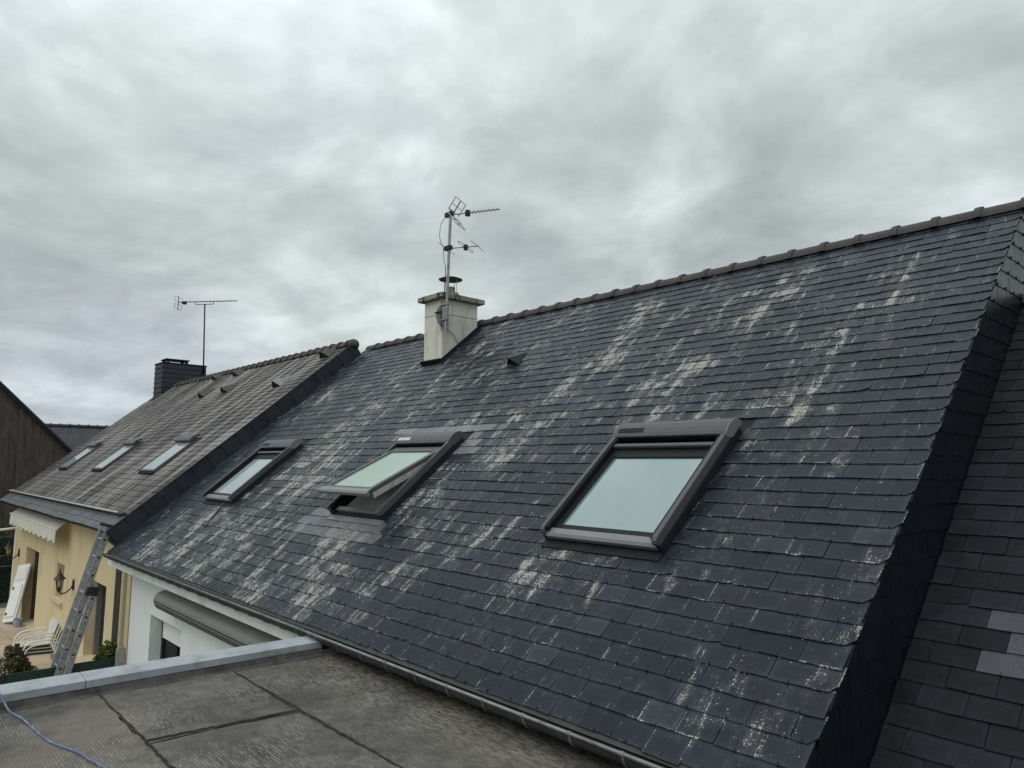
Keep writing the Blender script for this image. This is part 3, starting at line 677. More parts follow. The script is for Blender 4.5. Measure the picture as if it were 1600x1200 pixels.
# ================================================================== slate annex on the right
an = thing('slate_annex', (1.8, 3, GZ), 'lower annex with a dark slate roof beside the tall slate-hung cheek', 'building')
AE = .139; AV0 = 1.233-AE*7; ARV = 5.05
ar = MB(); ar.face(RP(0, AV0, OFFB-.006), RP(4.2, AV0, OFFB-.006), RP(4.2, ARV, OFFB-.006), RP(0, ARV, OFFB-.006))
ay, az = RP(0, ARV, OFFB)[1:]
ar.face((0, ay, az), (4.2, ay, az), (4.2, ay+az+2.8, GZ), (0, ay+az+2.8, GZ))
aro = ar.build('roof', M['batten'], an)
def neu_an(u, v):
    for lo, hi, uu in ((1.509, 1.648, .344), (1.37, 1.509, .452), (1.231, 1.37, .338)):
        if lo < v < hi and uu-.02 < u-.08 and u < uu+.52: return 1.0
    return 0.0
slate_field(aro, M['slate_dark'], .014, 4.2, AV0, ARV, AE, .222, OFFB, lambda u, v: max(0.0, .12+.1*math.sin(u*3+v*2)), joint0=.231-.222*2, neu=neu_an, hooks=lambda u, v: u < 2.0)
ridge_run(aro, .02, 4.2, ay+.02, az-.02, .3645, M['ridge'])
MB().box(.02, 4.15, .42, ay+az+2.4, GZ, -.62).build('wall', M['white_wall'], an)

# ================================================================== flat roof extension
fx = thing('flat_roof_extension', (-1, -3, GZ), 'flat-roofed extension with grey felt sheets and a pale metal coping', 'building')
FZ = -.15
MB().box(-4.18, 5.0, -7.0, .37, GZ, FZ-.012).build('wall', M['white_wall'], fx)
deck = MB().box(-4.0, 5.0, -7.0, .375, FZ-.03, FZ-.006).build('deck', M['bitumen'], fx)
def sheet(x0, x1, y0, y1, z):
    nx, ny = max(2, int((x1-x0)/.12)), max(2, int((y1-y0)/.12)); mb = MB(); I = {}
    for i in range(nx+1):
        for j in range(ny+1):
            x = x0+(x1-x0)*i/nx; y = y0+(y1-y0)*j/ny
            h = .006*math.sin(x*2.3+y*1.7)+.004*math.sin(y*6+x*3.1)+J(.0012)
            ed = .008 if 0 in (i, j) or i == nx or j == ny else 0
            I[i, j] = mb.p((x+(J(.006) if i in (0, nx) else 0), y+(J(.008) if j in (0, ny) else 0), z+h*.6-ed*.3))
    for i in range(nx):
        for j in range(ny): mb.f.append((I[i, j], I[i+1, j], I[i+1, j+1], I[i, j+1]))
    mb.build('felt_sheet', M['membrane'], deck, smooth=True)
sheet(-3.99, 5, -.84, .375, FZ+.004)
sheet(-3.99, -2.87, -1.735, -.845, FZ+.008); sheet(-2.865, 5, -1.735, -.845, FZ+.006)
sheet(-3.99, .4, -2.66, -1.74, FZ+.010); sheet(.4, 5, -2.66, -1.74, FZ+.008)
sheet(-3.99, -1.2, -3.6, -2.665, FZ+.008); sheet(-1.2, 5, -3.6, -2.665, FZ+.010); sheet(-3.99, 5, -7, -3.6, FZ+.006)
def seam(pts, wd):
    mb = MB(); prev = None; n = len(pts)
    for i, (x, y) in enumerate(pts):
        a, b = pts[max(0, i-1)], pts[min(n-1, i+1)]; d = Vector((b[0]-a[0], b[1]-a[1])).normalized(); nn = Vector((-d.y, d.x))
        w1, w2 = wd*random.uniform(.35, 1.2), wd*random.uniform(.35, 1.2)
        if random.random() < .12: w1 *= 2.2
        row = [mb.p((x+nn.x*w1, y+nn.y*w1, FZ+.006)), mb.p((x, y, FZ+.0185)), mb.p((x-nn.x*w2, y-nn.y*w2, FZ+.006))]
        if prev:
            for k in range(2): mb.f.append((prev[k], row[k], row[k+1], prev[k+1]))
        prev = row
    mb.build('seam', M['bitumen'], deck, smooth=True)
def run(a, b, n, j): return [(a[0]+(b[0]-a[0])*k/n+J(j), a[1]+(b[1]-a[1])*k/n+J(j)) for k in range(n+1)]
seam(run((-3.97, -1.725), (5, -1.745), 200, .009), .008)
seam(run((-3.97, -.835), (5, -.86), 200, .007), .0055)
seam(run((-2.905, -1.73), (-2.845, -.845), 30, .008), .009)
seam(run((-3.97, -2.66), (5, -2.66), 100, .006), .014)
# grit, moss crumbs and bits of lichen washed down beside the gutter
db = MB(); rg = random.Random(3)
for k in range(900):
    near = rg.random() < .75
    y = .30-abs(rg.gauss(0, .30)) if near else rg.uniform(-2.6, .2); x = rg.uniform(-3.9, 1.5); r = rg.uniform(.0025, .007)*(1.5 if rg.random() < .08 else 1)
    z = FZ+.008; a = rg.uniform(0, 6.28); q = [(x+r*math.cos(a+i*2.09)*rg.uniform(.6, 1.5), y+r*math.sin(a+i*2.09)*rg.uniform(.6, 1.5), z) for i in range(3)]; t_ = (x, y, z+r*rg.uniform(.6, 1.2))
    for i in range(3): db.face(q[i], q[(i+1) % 3], t_)
db.build('roof_grit', M['brownlog'], deck, kind='stuff')
# parapet upstand and coping
MB().box(-4.17, -4.045, -7, -.10, FZ-.2, -.065).build('parapet', M['bitumen'], fx)
us = MB(); us.prism([(-4.044, -.07), (-4.036, -.07), (-4.005, -.132), (-3.96, -.138), (-3.95, -.15), (-4.044, -.15)], -7, -.09, axis=1); us.build('upstand_strip', M['felt_plain'], fx)
prof = [(-4.225, -.03), (-4.03, -.040), (-4.022, -.044), (-4.020, -.094), (-4.028, -.094), (-4.032, -.056), (-4.215, -.046), (-4.215, -.10), (-4.228, -.10)]
for y0, y1 in ((-1.797, -.085), (-4.3, -1.803), (-7.0, -4.306)):
    MB().prism(prof, y0, y1, axis=1).build('coping', M['coping'], fx, bevel=.003)
MB().prism([(a-(.004 if a > -4.1 else -.002), b-.003) for a, b in prof], -1.84, -1.76, axis=1).build('coping_joint', M['grey_mid'], fx)

# blue cable on the felt
cp = [(-4.10, -2.34, -.024), (-4.03, -2.285, -.030), (-3.99, -2.26, -.07), (-3.90, -2.235, -.118), (-3.721, -2.192, FZ+.022), (-3.45, -2.165, FZ+.020), (-3.185, -2.133, FZ+.022), (-2.945, -2.056, FZ+.022), (-2.80, -2.03, FZ+.020), (-2.686, -2.006, FZ+.022), (-2.3, -1.95, FZ+.022), (-1.9, -1.98, FZ+.022)]
def smooth_pts(pts, n=6):
    out = []
    P = [Vector(p) for p in pts]; P = [P[0]]+P+[P[-1]]
    for i in range(1, len(P)-2):
        for k in range(n):
            t = k/n; a, b, c, d = P[i-1:i+3]
            out.append(.5*((2*b)+(c-a)*t+(2*a-5*b+4*c-d)*t*t+(3*b-a-3*c+d)*t**3))
    out.append(P[-2]); return out
tag(MB().tube(smooth_pts(cp), .0058, 8).build('cable', M['blue_cable'], smooth=True), 'thin blue cable snaking over the coping onto the grey felt roof', 'cable')

# ================================================================== yellow house on the left
UL = -23.55; OL = .25; LV = 5.72
yh = thing('yellow_house', (-17.5, 3.5, GZ), 'yellow rendered neighbour house with weathered brown slate roof and three narrow skylights', 'house')
DH = [(-21.4, -19.6, GZ+.02, -.81), (-17.35, -16.6, -1.55, -.81), (-14.44, -13.04, -2.25, -.80)]
yw = wall_holes(-23.35, LEFT-.06, GZ, .28, .40, .27, DH)
yw.face((LEFT-.06, .40, GZ), (LEFT-.06, 8, GZ), (LEFT-.06, 8, .28), (LEFT-.06, .40, .28))
yw.face((-23.35, .40, GZ), (-23.35, .40, .28), (-23.35, 8, .28), (-23.35, 8, GZ))
yw.face((-23.35, .4, .28), (-23.35, 4.4, 3.9), (-23.35, 8.4, .28))
yw.build('wall', M['yellow_wall'], yh)
MB().box(LEFT-.055, LEFT-.02, .37, .5, GZ, -.1).build('corner_trim', M['beige_trim'], yh)
d = MB().box(-21.4, -19.6, .66, .67, GZ+.02, -.81).build('door', M['glass_dark'], yh)
f_ = MB(); f_.box(-21.4, -21.3, .60, .658, GZ+.02, -.81); f_.box(-20.55, -20.45, .60, .658, GZ+.02, -.81); f_.box(-19.7, -19.6, .60, .658, GZ+.02, -.81); f_.box(-21.3, -19.7, .60, .658, -.9, -.81)
f_.build('door_frame', M['brown_frame'], d)
MB().box(-19.68, -19.62, .44, .60, GZ+.02, -.815).build('shutter_rail', M['pvc'], d)
MB().box(-21.5, -19.5, .38, .66, GZ+.0, GZ+.055).build('door_sill', M['stone_sill'], d)
w1 = MB().box(-17.35, -16.6, .655, .665, -1.55, -.81).build('window', M['glass_dark'], yh)
f_ = MB(); f_.box(-17.35, -17.28, .6, .653, -1.55, -.81); f_.box(-16.67, -16.6, .6, .653, -1.55, -.81); f_.box(-17.28, -16.67, .6, .653, -.88, -.81); f_.build('window_frame', M['pvc'], w1)
MB().prism([(.33, -1.57), (.33, -1.62), (.36, -1.68), (.66, -1.68), (.66, -1.552)], -17.48, -16.5).build('sill', M['stone_sill'], w1)
w2 = MB().box(-14.44, -13.04, .655, .665, -2.25, -.8).build('window', M['glass_dark'], yh)
f_ = MB(); f_.box(-14.44, -14.36, .56, .653, -2.25, -.8); f_.box(-13.12, -13.04, .5, .653, -2.25, -.8); f_.box(-13.78, -13.70, .6, .653, -2.25, -.8); f_.build('window_frame', M['grey_mid'], w2)
MB().box(-14.6, -12.9, .34, .66, -2.31, -2.252).build('sill', M['stone_sill'], w2)
MB().box(-19.02, -19.0, .393, .399, -.81, .1).build('render_joint', M['beige_trim'], yh)
dp = MB(); dp.tube([(-11.93, .31, GZ+.1), (-11.93, .31, -.02), (-11.93, .12, .16)], .048, 12); dp.build('downpipe', M['alu_dull'], yh, auto=60)
MB().box(-11.79, -11.755, .36, .40, GZ+.2, -.1).build('wall_conduit', M['beige_trim'], yh)
# roof
yr = MB()
yr.face(RP(UL, .19, OL-.006), RP(LEFT-.02, .19, OL-.006), RP(LEFT-.02, LV, OL-.006), RP(UL, LV, OL-.006))
ly, lz = RP(0, LV, OL)[1:]
yr.face((UL, ly, lz), (LEFT-.02, ly, lz), (LEFT-.02, ly+lz, .1), (UL, ly+lz, .1))
yr.face(RP(UL, .19, OL-.05), RP(LEFT-.02, .19, OL-.05), (LEFT-.02, .5, .22), (UL, .5, .22))
yro = yr.build('roof', M['batten'], yh)
SKL = [(-21.1, .50), (-17.3, .46), (-13.4, .46)]
lich_y = lambda u, v: .35*max(0, math.sin(u*1.9+v*.2))*(.4+.6*random.random())
chu0, chu1 = -23.55, -22.72
SLATE_T = .0125
slate_field(yro, M['slate_old'], UL, LEFT-.03, .55, LV-.03, .1405, .222, OL, lich_y, [(u-hw_, u+hw_, 1.56, 2.62) for u, hw_ in SKL]+[(chu0, chu1, 4.97, 6)], hooks=None)
slate_field(yro, M['slate_old'], UL, LEFT-.03, .175, .52, .1405, .222, OL+.002, lambda u, v: .15, neu=lambda u, v: .55+.45*random.random(), singles=60, fieldname='eave_slate_field')
MB(uvw(OL)).box(UL, LEFT-.03, .165, .19, -.05, -.008).build('eave_board', M['black_metal'], yro)
ridge_run(yro, chu1+.12, LEFT-.02, ly+.02, lz-.035, .345, M['ridge_old'], r=.105, collar=.03)
mb = MB(); mb.lathe([(.11, -.02), (.125, .05), (.10, .12), (.04, .155)], (LEFT-.06, ly+.02, lz-.05), 14); mb.build('ridge_end', M['ridge_old'], yro, smooth=True)
# gutter laid on the slope
lg = MB(uvw(OL)); lg.box(UL+.1, LEFT-.35, .50, .515, .012, .085); lg.box(UL+.1, LEFT-.35, .515, .60, .010, .022)
lgo = lg.build('slope_gutter', M['zinc_dark'], yh)
lip = MB(uvw(OL)); lip.box(UL+.08, LEFT-.34, .497, .53, .086, .098); lip.build('gutter_lip', M['zinc_light'], lgo)
MB(uvw(OL)).prism([(.50, .012), (.50, .09), (.62, .05), (.62, .012)], UL+.06, UL+.075).build('gutter_end', M['zinc_light'], lgo)
le = MB(uvw(OL)); le.prism([(LEFT-.35, .5), (LEFT-.05, .56), (LEFT-.05, .545), (LEFT-.35, .485)], .012, .07, axis=2); le.build('gutter_outlet', M['zinc_dark'], lgo)
# verge hung with dark slates
vg = MB(uvw()); vg.box(LEFT-.022, LEFT-.010, .15, LV+.02, -.02, OL-.006)
vgo = vg.build('verge', M['batten'], yh)
s_ = .16; k = 0
while s_ < LV-.05:
    ln = .318; mb = MB(uvw()); h0 = .004
    x0 = LEFT-.009
    mb.prism([(s_+.004, .004), (min(s_+ln+.03, LV+.02), .004), (min(s_+ln+.03, LV+.02), OL+.012), (s_+.002, OL+.012)], x0, x0+.006)
    mb.v = [(q[0]+(.006 if abs((q[1]*CS+q[2]*SN)-s_) < .01 else 0)*2.2+J(.0008), q[1], q[2]) for q in mb.v]
    mb.build('slate', M['verge_slate'], vgo); s_ += ln; k += 1
MB(uvw()).box(LEFT-.05, LEFT+.012, .15, LV+.02, OL+.013, OL+.019).build('verge_cap', M['dark_lead'], vgo)
# slate-hung chimney
chY0, chY1, chZ = 3.84, 5.18, 4.56
lc = MB().box(chu0+.01, chu1-.01, chY0+.01, chY1, 2.8, chZ).build('chimney', M['dark_lead'], yh)
MB().box(chu0-.02, chu1+.02, chY0-.02, chY1+.02, chZ, chZ+.03).build('chimney_cap', M['dark_lead'], lc)
for r in range(11):
    z0 = 2.85+r*.156
    n = 4; wd_ = (chu1-chu0)/n
    for k in range(-1, n):
        a = chu0+wd_*(k+(.5 if r % 2 else 0)); b = a+wd_-.004; a, b = max(a, chu0), min(b, chu1)
        if b-a > .03: MB().prism([(chY0-.012, z0), (chY0+.008, z0+.165), (chY0+.009, z0+.165), (chY0+.009, z0)], a, b).build('slate', M['verge_slate'], lc)
    n = 6; wd_ = (chY1-chY0)/n
    for k in range(-1, n):
        a = chY0+wd_*(k+(.5 if r % 2 else 0)); b = a+wd_-.004; a, b = max(a, chY0), min(b, chY1)
        if b-a > .03: MB().prism([(chu1+.012, z0), (chu1-.008, z0+.165), (chu1-.009, z0+.165), (chu1-.009, z0)], a, b, axis=1).build('slate', M['verge_slate'], lc)
cvr = MB().box(chu0+.12, chu1-.12, chY0+.12, chY0+.85, chZ+.14, chZ+.17); cvr.build('chimney_slab', M['hook'], lc)
for x in (chu0+.2, chu1-.2):
    for y in (chY0+.2, chY0+.77): MB().box(x-.04, x+.04, y-.04, y+.04, chZ+.031, chZ+.14).build('slab_leg', M['hook'], lc)
# three small skylights
for u, hw_ in SKL:
    X = uvw(OL)
    b_ = MB(X); b_.box(u-hw_, u-hw_+.05, 1.58, 2.6, 0, .07); b_.box(u+hw_-.05, u+hw_, 1.58, 2.6, 0, .07); b_.box(u-hw_+.05, u+hw_-.05, 1.58, 1.63, 0, .07); b_.box(u-hw_+.05, u+hw_-.05, 2.46, 2.6, 0, .065)
    s_o = b_.build('skylight', M['grey_metal'], yh, bevel=.006)
    MB(X).box(u-hw_+.05, u+hw_-.05, 1.63, 2.46, .05, .062).build('pane', M['glass_pale'], s_o)
    MB(X).prism([(2.44, .086), (2.62, .086), (2.66, .03), (2.66, .14), (2.50, .15), (2.44, .13)][:2]+[(2.66, .05), (2.64, .12), (2.54, .15), (2.44, .135)], u-hw_-.01, u+hw_+.01).build('top_cover', M['grey_metal'], s_o, bevel=.005)
    MB(X).box(u-hw_, u+hw_, 1.545, 1.578, .0, .05).build('apron', M['dark_lead'], s_o)
for (u, v) in ((-17.3, 4.5), (-15.85, 4.55), (-18.5, 5.45), (-16.9, 5.4), (-12.57, 4.36), (-12.0, 5.33)):
    slate_vent(yh, u, v, OL, .19, .17, .42, M['zinc'] if u == -12.57 else M['ridge_old'], M['rubber'])

# awning on the yellow wall
aw = thing('awning', (-19.4, .25, -.2), 'cream cloth awning with scalloped valance under the brown slate eave', 'awning')
mb = MB(); mb.prism([(.36, .20), (.13, .01), (.13, -.004), (.36, .185)], -22.4, -16.2); mb.build('cloth_roll', M['awning_cloth'], aw)
mb = MB().tube([(-22.45, .115, .0), (-16.15, .115, .0)], .02, 10); mb.build('front_bar', M['pvc'], aw)
va = MB(); N = 240; ns = 21
for i in range(N):
    a, b = i/N, (i+1)/N
    zb = lambda t: -.23-.06*abs(math.sin(t*math.pi*ns))
    yo = lambda t: .112+.016*math.sin(t*2*math.pi*ns*1.5)
    x = lambda t: -22.4+6.2*t
    va.face((x(a), yo(a), -.015), (x(b), yo(b), -.015), (x(b), yo(b)-.012, zb(b)), (x(a), yo(a)-.012, zb(a)))
va.build('valance', M['awning_cloth'], aw, smooth=True)
MB().box(-22.3, -16.7, .30, .39, .05, .12).build('roller', M['awning_cloth'], aw)
# awning case on the white wall
ac = thing('awning_case', (-7, .2, -.6), 'long taupe awning case with rounded front on the white wall', 'awning')
prof = [(.378, -.34), (.30, -.33), (.17, -.365), (.125, -.40), (.105, -.45), (.108, -.50), (.13, -.555), (.17, -.59), (.24, -.61), (.378, -.60)]
MB().prism(prof, -9.25, -4.35).build('case', M['awning_grey'], ac, auto=45)
for zz_, yy in ((-.475, .1045), (-.515, .113), (-.55, .128)): MB().box(-9.24, -4.36, yy-.004, yy+.02, zz_-.004, zz_+.004).build('groove', M['black_metal'], ac)
MB().prism([(a, b) for a, b in prof], -9.262, -9.251).build('end_cap', M['awning_grey'], ac)

# wall lanterns
def lantern(x, label):
    t = thing('wall_lantern', (x, .3, -1.15), label, 'lamp')
    y = .14; z = -1.0
    MB().lathe([(.035, -.14), (.03, -.12), (.045, -.10), (.075, .06)], (x, y, z), 6).build('glass', M['amber'], t)
    fr_ = MB()
    for k in range(6):
        a = 2*math.pi*k/6; fr_.tube([(x+.047*math.cos(a), y+.047*math.sin(a), z-.1), (x+.078*math.cos(a), y+.078*math.sin(a), z+.06)], .006, 5)
    fr_.lathe([(.02, -.2), (.035, -.17), (.048, -.125), (.05, -.1)], (x, y, z), 10); fr_.build('cage', M['lantern'], t)
    MB().lathe([(.115, .055), (.10, .075), (.06, .12), (.045, .15), (.05, .155), (.02, .185), (.012, .22), (.018, .235), (.004, .27)], (x, y, z), 12).build('roof', M['lantern'], t, auto=40)
    MB().tube(smooth_pts([(x, y, z-.19), (x, y+.05, z-.235), (x, y+.13, z-.22), (x, y+.20, z-.15), (x, .375, z-.10)]), .013, 8).build('bracket', M['lantern'], t, smooth=True)
    MB().prism([(x+.055*math.cos(2*math.pi*k/14), z-.08+.11*math.sin(2*math.pi*k/14)) for k in range(14)], .372, .398, axis=1).build('wall_plate', M['lantern'], t, bevel=.006)
lantern(-22.45, 'bronze wall lantern left of the yellow house door, the far one'); lantern(-15.6, 'bronze wall lantern right of the small sill window, the near one')

# ladder leaning at the eave corner
la = thing('ladder', (-11.66, -.7, GZ), 'aluminium extension ladder leaning on the eave between the yellow and white walls', 'ladder')
P0, P1 = Vector((-11.66, -.70, GZ)), Vector((-11.66, .09, .35))
D = (P1-P0).normalized(); NX = Vector((1, 0, 0)); ND = NX.cross(D)     # ND: outwards normal
def ladx(p): return P0+NX*p[0]+D*p[1]+ND*p[2]
LL = (P1-P0).length
def ladder_section(l0, l1, hw_, n0, n1, rungs, nm):
    for s in (-1, 1):
        x = s*hw_
        st_ = MB(ladx); st_.prism([(x-.0125*s*0-.013, n0), (x+.013, n0), (x+.013, n1), (x-.013, n1)], l0, l1, axis=2) if False else st_.box(x-.013, x+.013, l0, l1, n0, n1)
        so = st_.build('stile', M['alu'] if s < 0 else M['aluface'], la, bevel=.003)
        cap_ = MB(ladx); cap_.box(x-.017, x+.017, l1, l1+.04, n0-.004, n1+.004); cap_.build('end_plug', M['rubber'], so)
    l = l0+.14
    while l < l1-.05:
        MB(ladx).box(-hw_+.012, hw_-.012, l-.015, l+.015, (n0+n1)/2-.016, (n0+n1)/2+.016).build('rung', M['alu'], la, bevel=.006)
        pl = MB(ladx); pl.box(hw_+.0132, hw_+.016, l-.016, l+.016, (n0+n1)/2-.016, (n0+n1)/2+.016); pl.build('rung_end', M['rubber'], la)
        l += .28
ladder_section(0, LL*.70, .23, -.065, .035, 0, 'lower')
ladder_section(.9, LL, .185, .04, .135, 0, 'upper')
for s in (-1, 1): MB(ladx).box(s*.222-.028, s*.222+.028, LL*.67, LL*.70+.02, -.07, .10).build('guide_bracket', M['rubber'], la)

# four stacked garden chairs
def garden_chair(dz, label):
    x0, y0 = -15.45, -.04
    t = thing('garden_chair', (x0, y0, GZ+dz), label, 'chair', 'stacked white garden chairs')
    t.scale = (1, 1, .95); z = GZ+.026+dz; sh = dz*.5
    for s in (-1, 1):
        x = x0+s*.27
        MB().tube(smooth_pts([(x, y0-.42-sh, z), (x, y0-.40-sh, z+.35), (x, y0-.37-sh, z+.55), (x, y0-.26-sh, z+.645), (x, y0+.0-sh, z+.665), (x, y0+.16-sh, z+.66)]), .015, 8).build('arm', M['chair'], t, smooth=True)
        MB().tube(smooth_pts([(x, y0+.26-sh, z), (x, y0+.22-sh, z+.25), (x, y0+.14-sh, z+.45), (x, y0+.17-sh, z+.65), (x, y0+.23-sh, z+.86)]), .015, 8).build('back_leg', M['chair'], t, smooth=True)
    sb = MB()
    pr = [(y0-.34-sh, z+.43), (y0-.30-sh, z+.45), (y0+.10-sh, z+.43), (y0+.13-sh, z+.45), (y0+.175-sh, z+.65), (y0+.24-sh, z+.87), (y0+.225-sh, z+.875), (y0+.155-sh, z+.65), (y0+.11-sh, z+.47), (y0+.09-sh, z+.445), (y0-.30-sh, z+.465), (y0-.35-sh, z+.445)]
    sb.prism(pr, x0-.255, x0+.255); sb.build('seat_and_back', M['mesh_seat'], t, auto=50)
    MB().box(x0-.25, x0+.25, y0-.36-sh, y0-.33-sh, z+.385, z+.43).build('front_rail', M['chair'], t)
for k, nm in enumerate(('bottom', 'second from the bottom', 'third from the bottom', 'topmost')):
    garden_chair(k*.065, 'white garden armchair, %s of the stack by the yellow wall' % nm)

# folded table leaning by the door, bucket, tube
ft = thing('folding_table', (-21.3, .15, GZ), 'white plastic folding table leaning upright on the wall by the yellow house door', 'table')
A0, A1 = Vector((-21.35, -.02, GZ+.03)), Vector((-21.75, .30, GZ+1.42))
dd = (A1-A0).normalized(); sx = Vector((.80, .25, 0)); sx = (sx-dd*sx.dot(dd)).normalized(); nn = sx.cross(dd)
def ftx(p): return A0+sx*p[0]+dd*p[1]+nn*p[2]
MB(ftx).box(0.06, .60, 0, 1.46, -.03, .03).build('top', M['pvc'], ft, bevel=.015)
MB(ftx).box(.14, .56, .12, .92, .031, .06).build('leg_frame', M['pvc'], ft, bevel=.008)
MB(ftx).box(.12, .58, 1.05, 1.36, .031, .045).build('panel', M['chair'], ft, bevel=.006)
for v_ in (.2, .84): MB(ftx).box(.18, .24, v_-.03, v_+.03, .061, .075).build('bolt', M['rubber'], ft)
tag(MB().lathe([(.085, 0), (.095, .02), (.105, .19), (.11, .2), (.10, .2), (.09, .03)], (-20.62, .22, GZ+.026), 18).build('bucket', M['bucket'], auto=40), 'small pale blue bucket on the patio beside the leaning white table', 'bucket')
tag(MB().tube([(-15.15, .18, GZ+.03), (-15.25, .355, -1.85)], .035, 12).build('white_tube', M['pvc'], smooth=False), 'white plastic tube leaning on the yellow wall right of the stacked chairs', 'tube')

# ---- garden boundary
fe = thing('screen_fence', (-11.6, -1.4, GZ), 'low dark green screening fence at the foot of the ladder', 'fence')
for k in range(5): 
    y1 = .26-k*.75; MB().box(-11.575, -11.555, y1-.735, y1, GZ, -1.70-.01*k).build('screen_panel', M['green_screen'], fe)
    MB().tube([(-11.545, y1-.74, GZ), (-11.545, y1-.74, -1.68)], .018, 8).build('post', M['lantern'], fe)
tag(MB().prism([(-.06, GZ), (.06, GZ), (.06, -1.56), (.03, -1.52), (-.03, -1.52), (-.06, -1.56)], -11.53, -11.43, axis=0).build('concrete_post', M['concrete'], bevel=.012), 'short mossy concrete post at the end of the green screen fence', 'post')
bpy.data.objects['concrete_post'].location.y += .30
def leaves(mb, c, r, n, size, seed, flat=.0):
    rr = random.Random(seed)
    for _ in range(n):
        while True:
            p = Vector((rr.uniform(-1, 1), rr.uniform(-1, 1), rr.uniform(-1, 1)))
            if .25 < p.length < 1: break
        p = p.normalized()*(p.length**.5)*rr.uniform(.7, 1.05)
        q = Vector((c[0]+p.x*r[0], c[1]+p.y*r[1], c[2]+p.z*r[2]))
        d_ = Vector((rr.uniform(-1, 1), rr.uniform(-1, 1), rr.uniform(-.5, 1))).normalized(); s_ = size*rr.uniform(.6, 1.3)
        n_ = d_.cross(Vector((rr.uniform(-1, 1), rr.uniform(-1, 1), rr.uniform(-1, 1)))).normalized()*s_*.32
        k_ = rr.random(); up_ = d_.cross(n_).normalized()*s_*.12
        for pt_ in (q-d_*s_*.5, q+n_+up_, q+d_*s_*.5, q-n_+up_):
            mb.v.append(tuple(pt_)); mb.a['rnd'][1].append(k_)
        b0 = len(mb.v)-4; mb.f.append((b0, b0+1, b0+2, b0+3))
def leafmb(): 
    mb = MB(); mb.a = {'rnd': ('FLOAT', [])}; return mb
def shrub(name, base, h, clumps, lmat, size, label, cat, n=500):
    t = thing(name, base, label, cat)
    st_ = MB()
    for c, r in clumps: st_.tube([base, (base[0]*.6+c[0]*.4, base[1]*.6+c[1]*.4, base[2]+(c[2]-base[2])*.5), c], [.02, .014, .006], 6)
    st_.build('stem', M['brownlog'], t)
    mb = leafmb()
    for i, (c, r) in enumerate(clumps): leaves(mb, c, r, n, size, hash(name) % 99+i if False else len(name)*7+i)
    mb.build('foliage', lmat, t)
shrub('leafy_plant', (-11.75, .22, GZ), 1.2, [((-11.78, .20, -1.62), (.14, .16, .14)), ((-11.72, .12, -1.72), (.1, .14, .1))], M['leaf_fresh'], .12, 'fresh green leafy plant behind the concrete post', 'plant', 70)
shrub('bush', (-12.5, -1.15, GZ), 1.2, [((-12.5, -1.12, -1.85), (.3, .18, .2)), ((-12.5, -.98, -1.75), (.2, .12, .16)), ((-12.5, -.78, -1.98), (.3, .2, .14)), ((-12.6, -1.3, -1.75), (.2, .16, .22)), ((-12.5, -1.05, -1.58), (.1, .07, .1)), ((-12.4, -.9, -2.2), (.4, .4, .3))], M['leaf_bush'], .055, 'yellow-green bush below the stacked chairs, behind the coping', 'bush', 330)
lo = thing('log_palisade', (-12.5, -.85, GZ), 'stepped brown log edging in front of the stacked chairs', 'palisade')
for k in range(8):
    y = -.97+k*.034; zt = -1.47-max(0, k-1)*.062
    MB().tube([(-12.48, y, GZ), (-12.48, y, zt-.01), (-12.48, y, zt)], [.021, .021, .014], 8).build('log', M['brownlog'], lo)
hd = thing('hedge', (-25.2, .0, GZ), 'dark green clipped hedge beyond the patio at the left edge', 'hedge')
mb = leafmb()
for i in range(7): leaves(mb, (-25.0, .25-i*.55, -1.75), (.5, .5, 1.15), 900, .11, 50+i)
mb.build('foliage', M['leaf_dark'], hd)
MB().box(-25.3, -24.8, -3.6, .55, GZ, -.85).build('hedge_core', M['leaf_dark'] if False else M['green_screen'], hd)
rl = thing('white_railing', (-23.7, .2, GZ), 'white tubular railing post and rail at the corner of the yellow house', 'railing')
MB().tube([(-23.6, .44, GZ), (-23.6, .44, -.48)], .03, 10).build('post', M['pvc'], rl)
MB().tube([(-23.6, .46, -.49), (-23.6, -1.6, -.68)], .035, 10).build('rail', M['pvc'], rl)
for z in (-1.55, -1.25): MB().tube([(-23.6, .44, z), (-23.6, -1.6, z-.02)], .006, 6).build('wire', M['galv'], rl)

# ---- far houses
bh = thing('brown_house', (-30, -3, GZ), 'tall house with a plain brown weathered gable at the left edge', 'house')
mb = MB(); X0 = -27.0
ry, rz = -3.0, 7.05
mb.face((X0, 4.6, GZ), (X0, 4.6, -.55), (X0, ry, rz), (X0, -10.6, -.55), (X0, -10.6, GZ))
mb.face((X0, 4.6, GZ), (X0-9, 4.6, GZ), (X0-9, 4.6, -.55), (X0, 4.6, -.55)); mb.build('wall', M['gable'], bh)
mb = MB()
for s in (1, -1):
    e = (ry+s*7.75, -.70)
    mb.prism([(ry, rz+.0), (ry, rz+.07), (e[0], e[1]+.07), (e[0], e[1])], X0-9, X0+.12)
mb.build('roof', M['far_roof'], bh)
vb_ = MB(); vb_.prism([(ry, rz-.01), (4.7, -.69), (4.7, -.78), (ry, rz-.10)], X0+.012, X0+.10); vb_.build('barge_board', M['slate_cheek'], bh)
random.seed(5)
for k in range(26):
    y = -1.6+k*.21; top = rz-(y-ry+.21)*1.0-.26
    if top > GZ+.3: MB().box(X0+.001, X0+.011+J(.004), y+.004, y+.206, GZ, top).build('board', M['gable'], bh)
fh = thing('far_house', (-42, 5, GZ), 'distant dark roof with a level ridge between the brown gable and the slates', 'house')
fxr, fzr = -41.0, 3.22
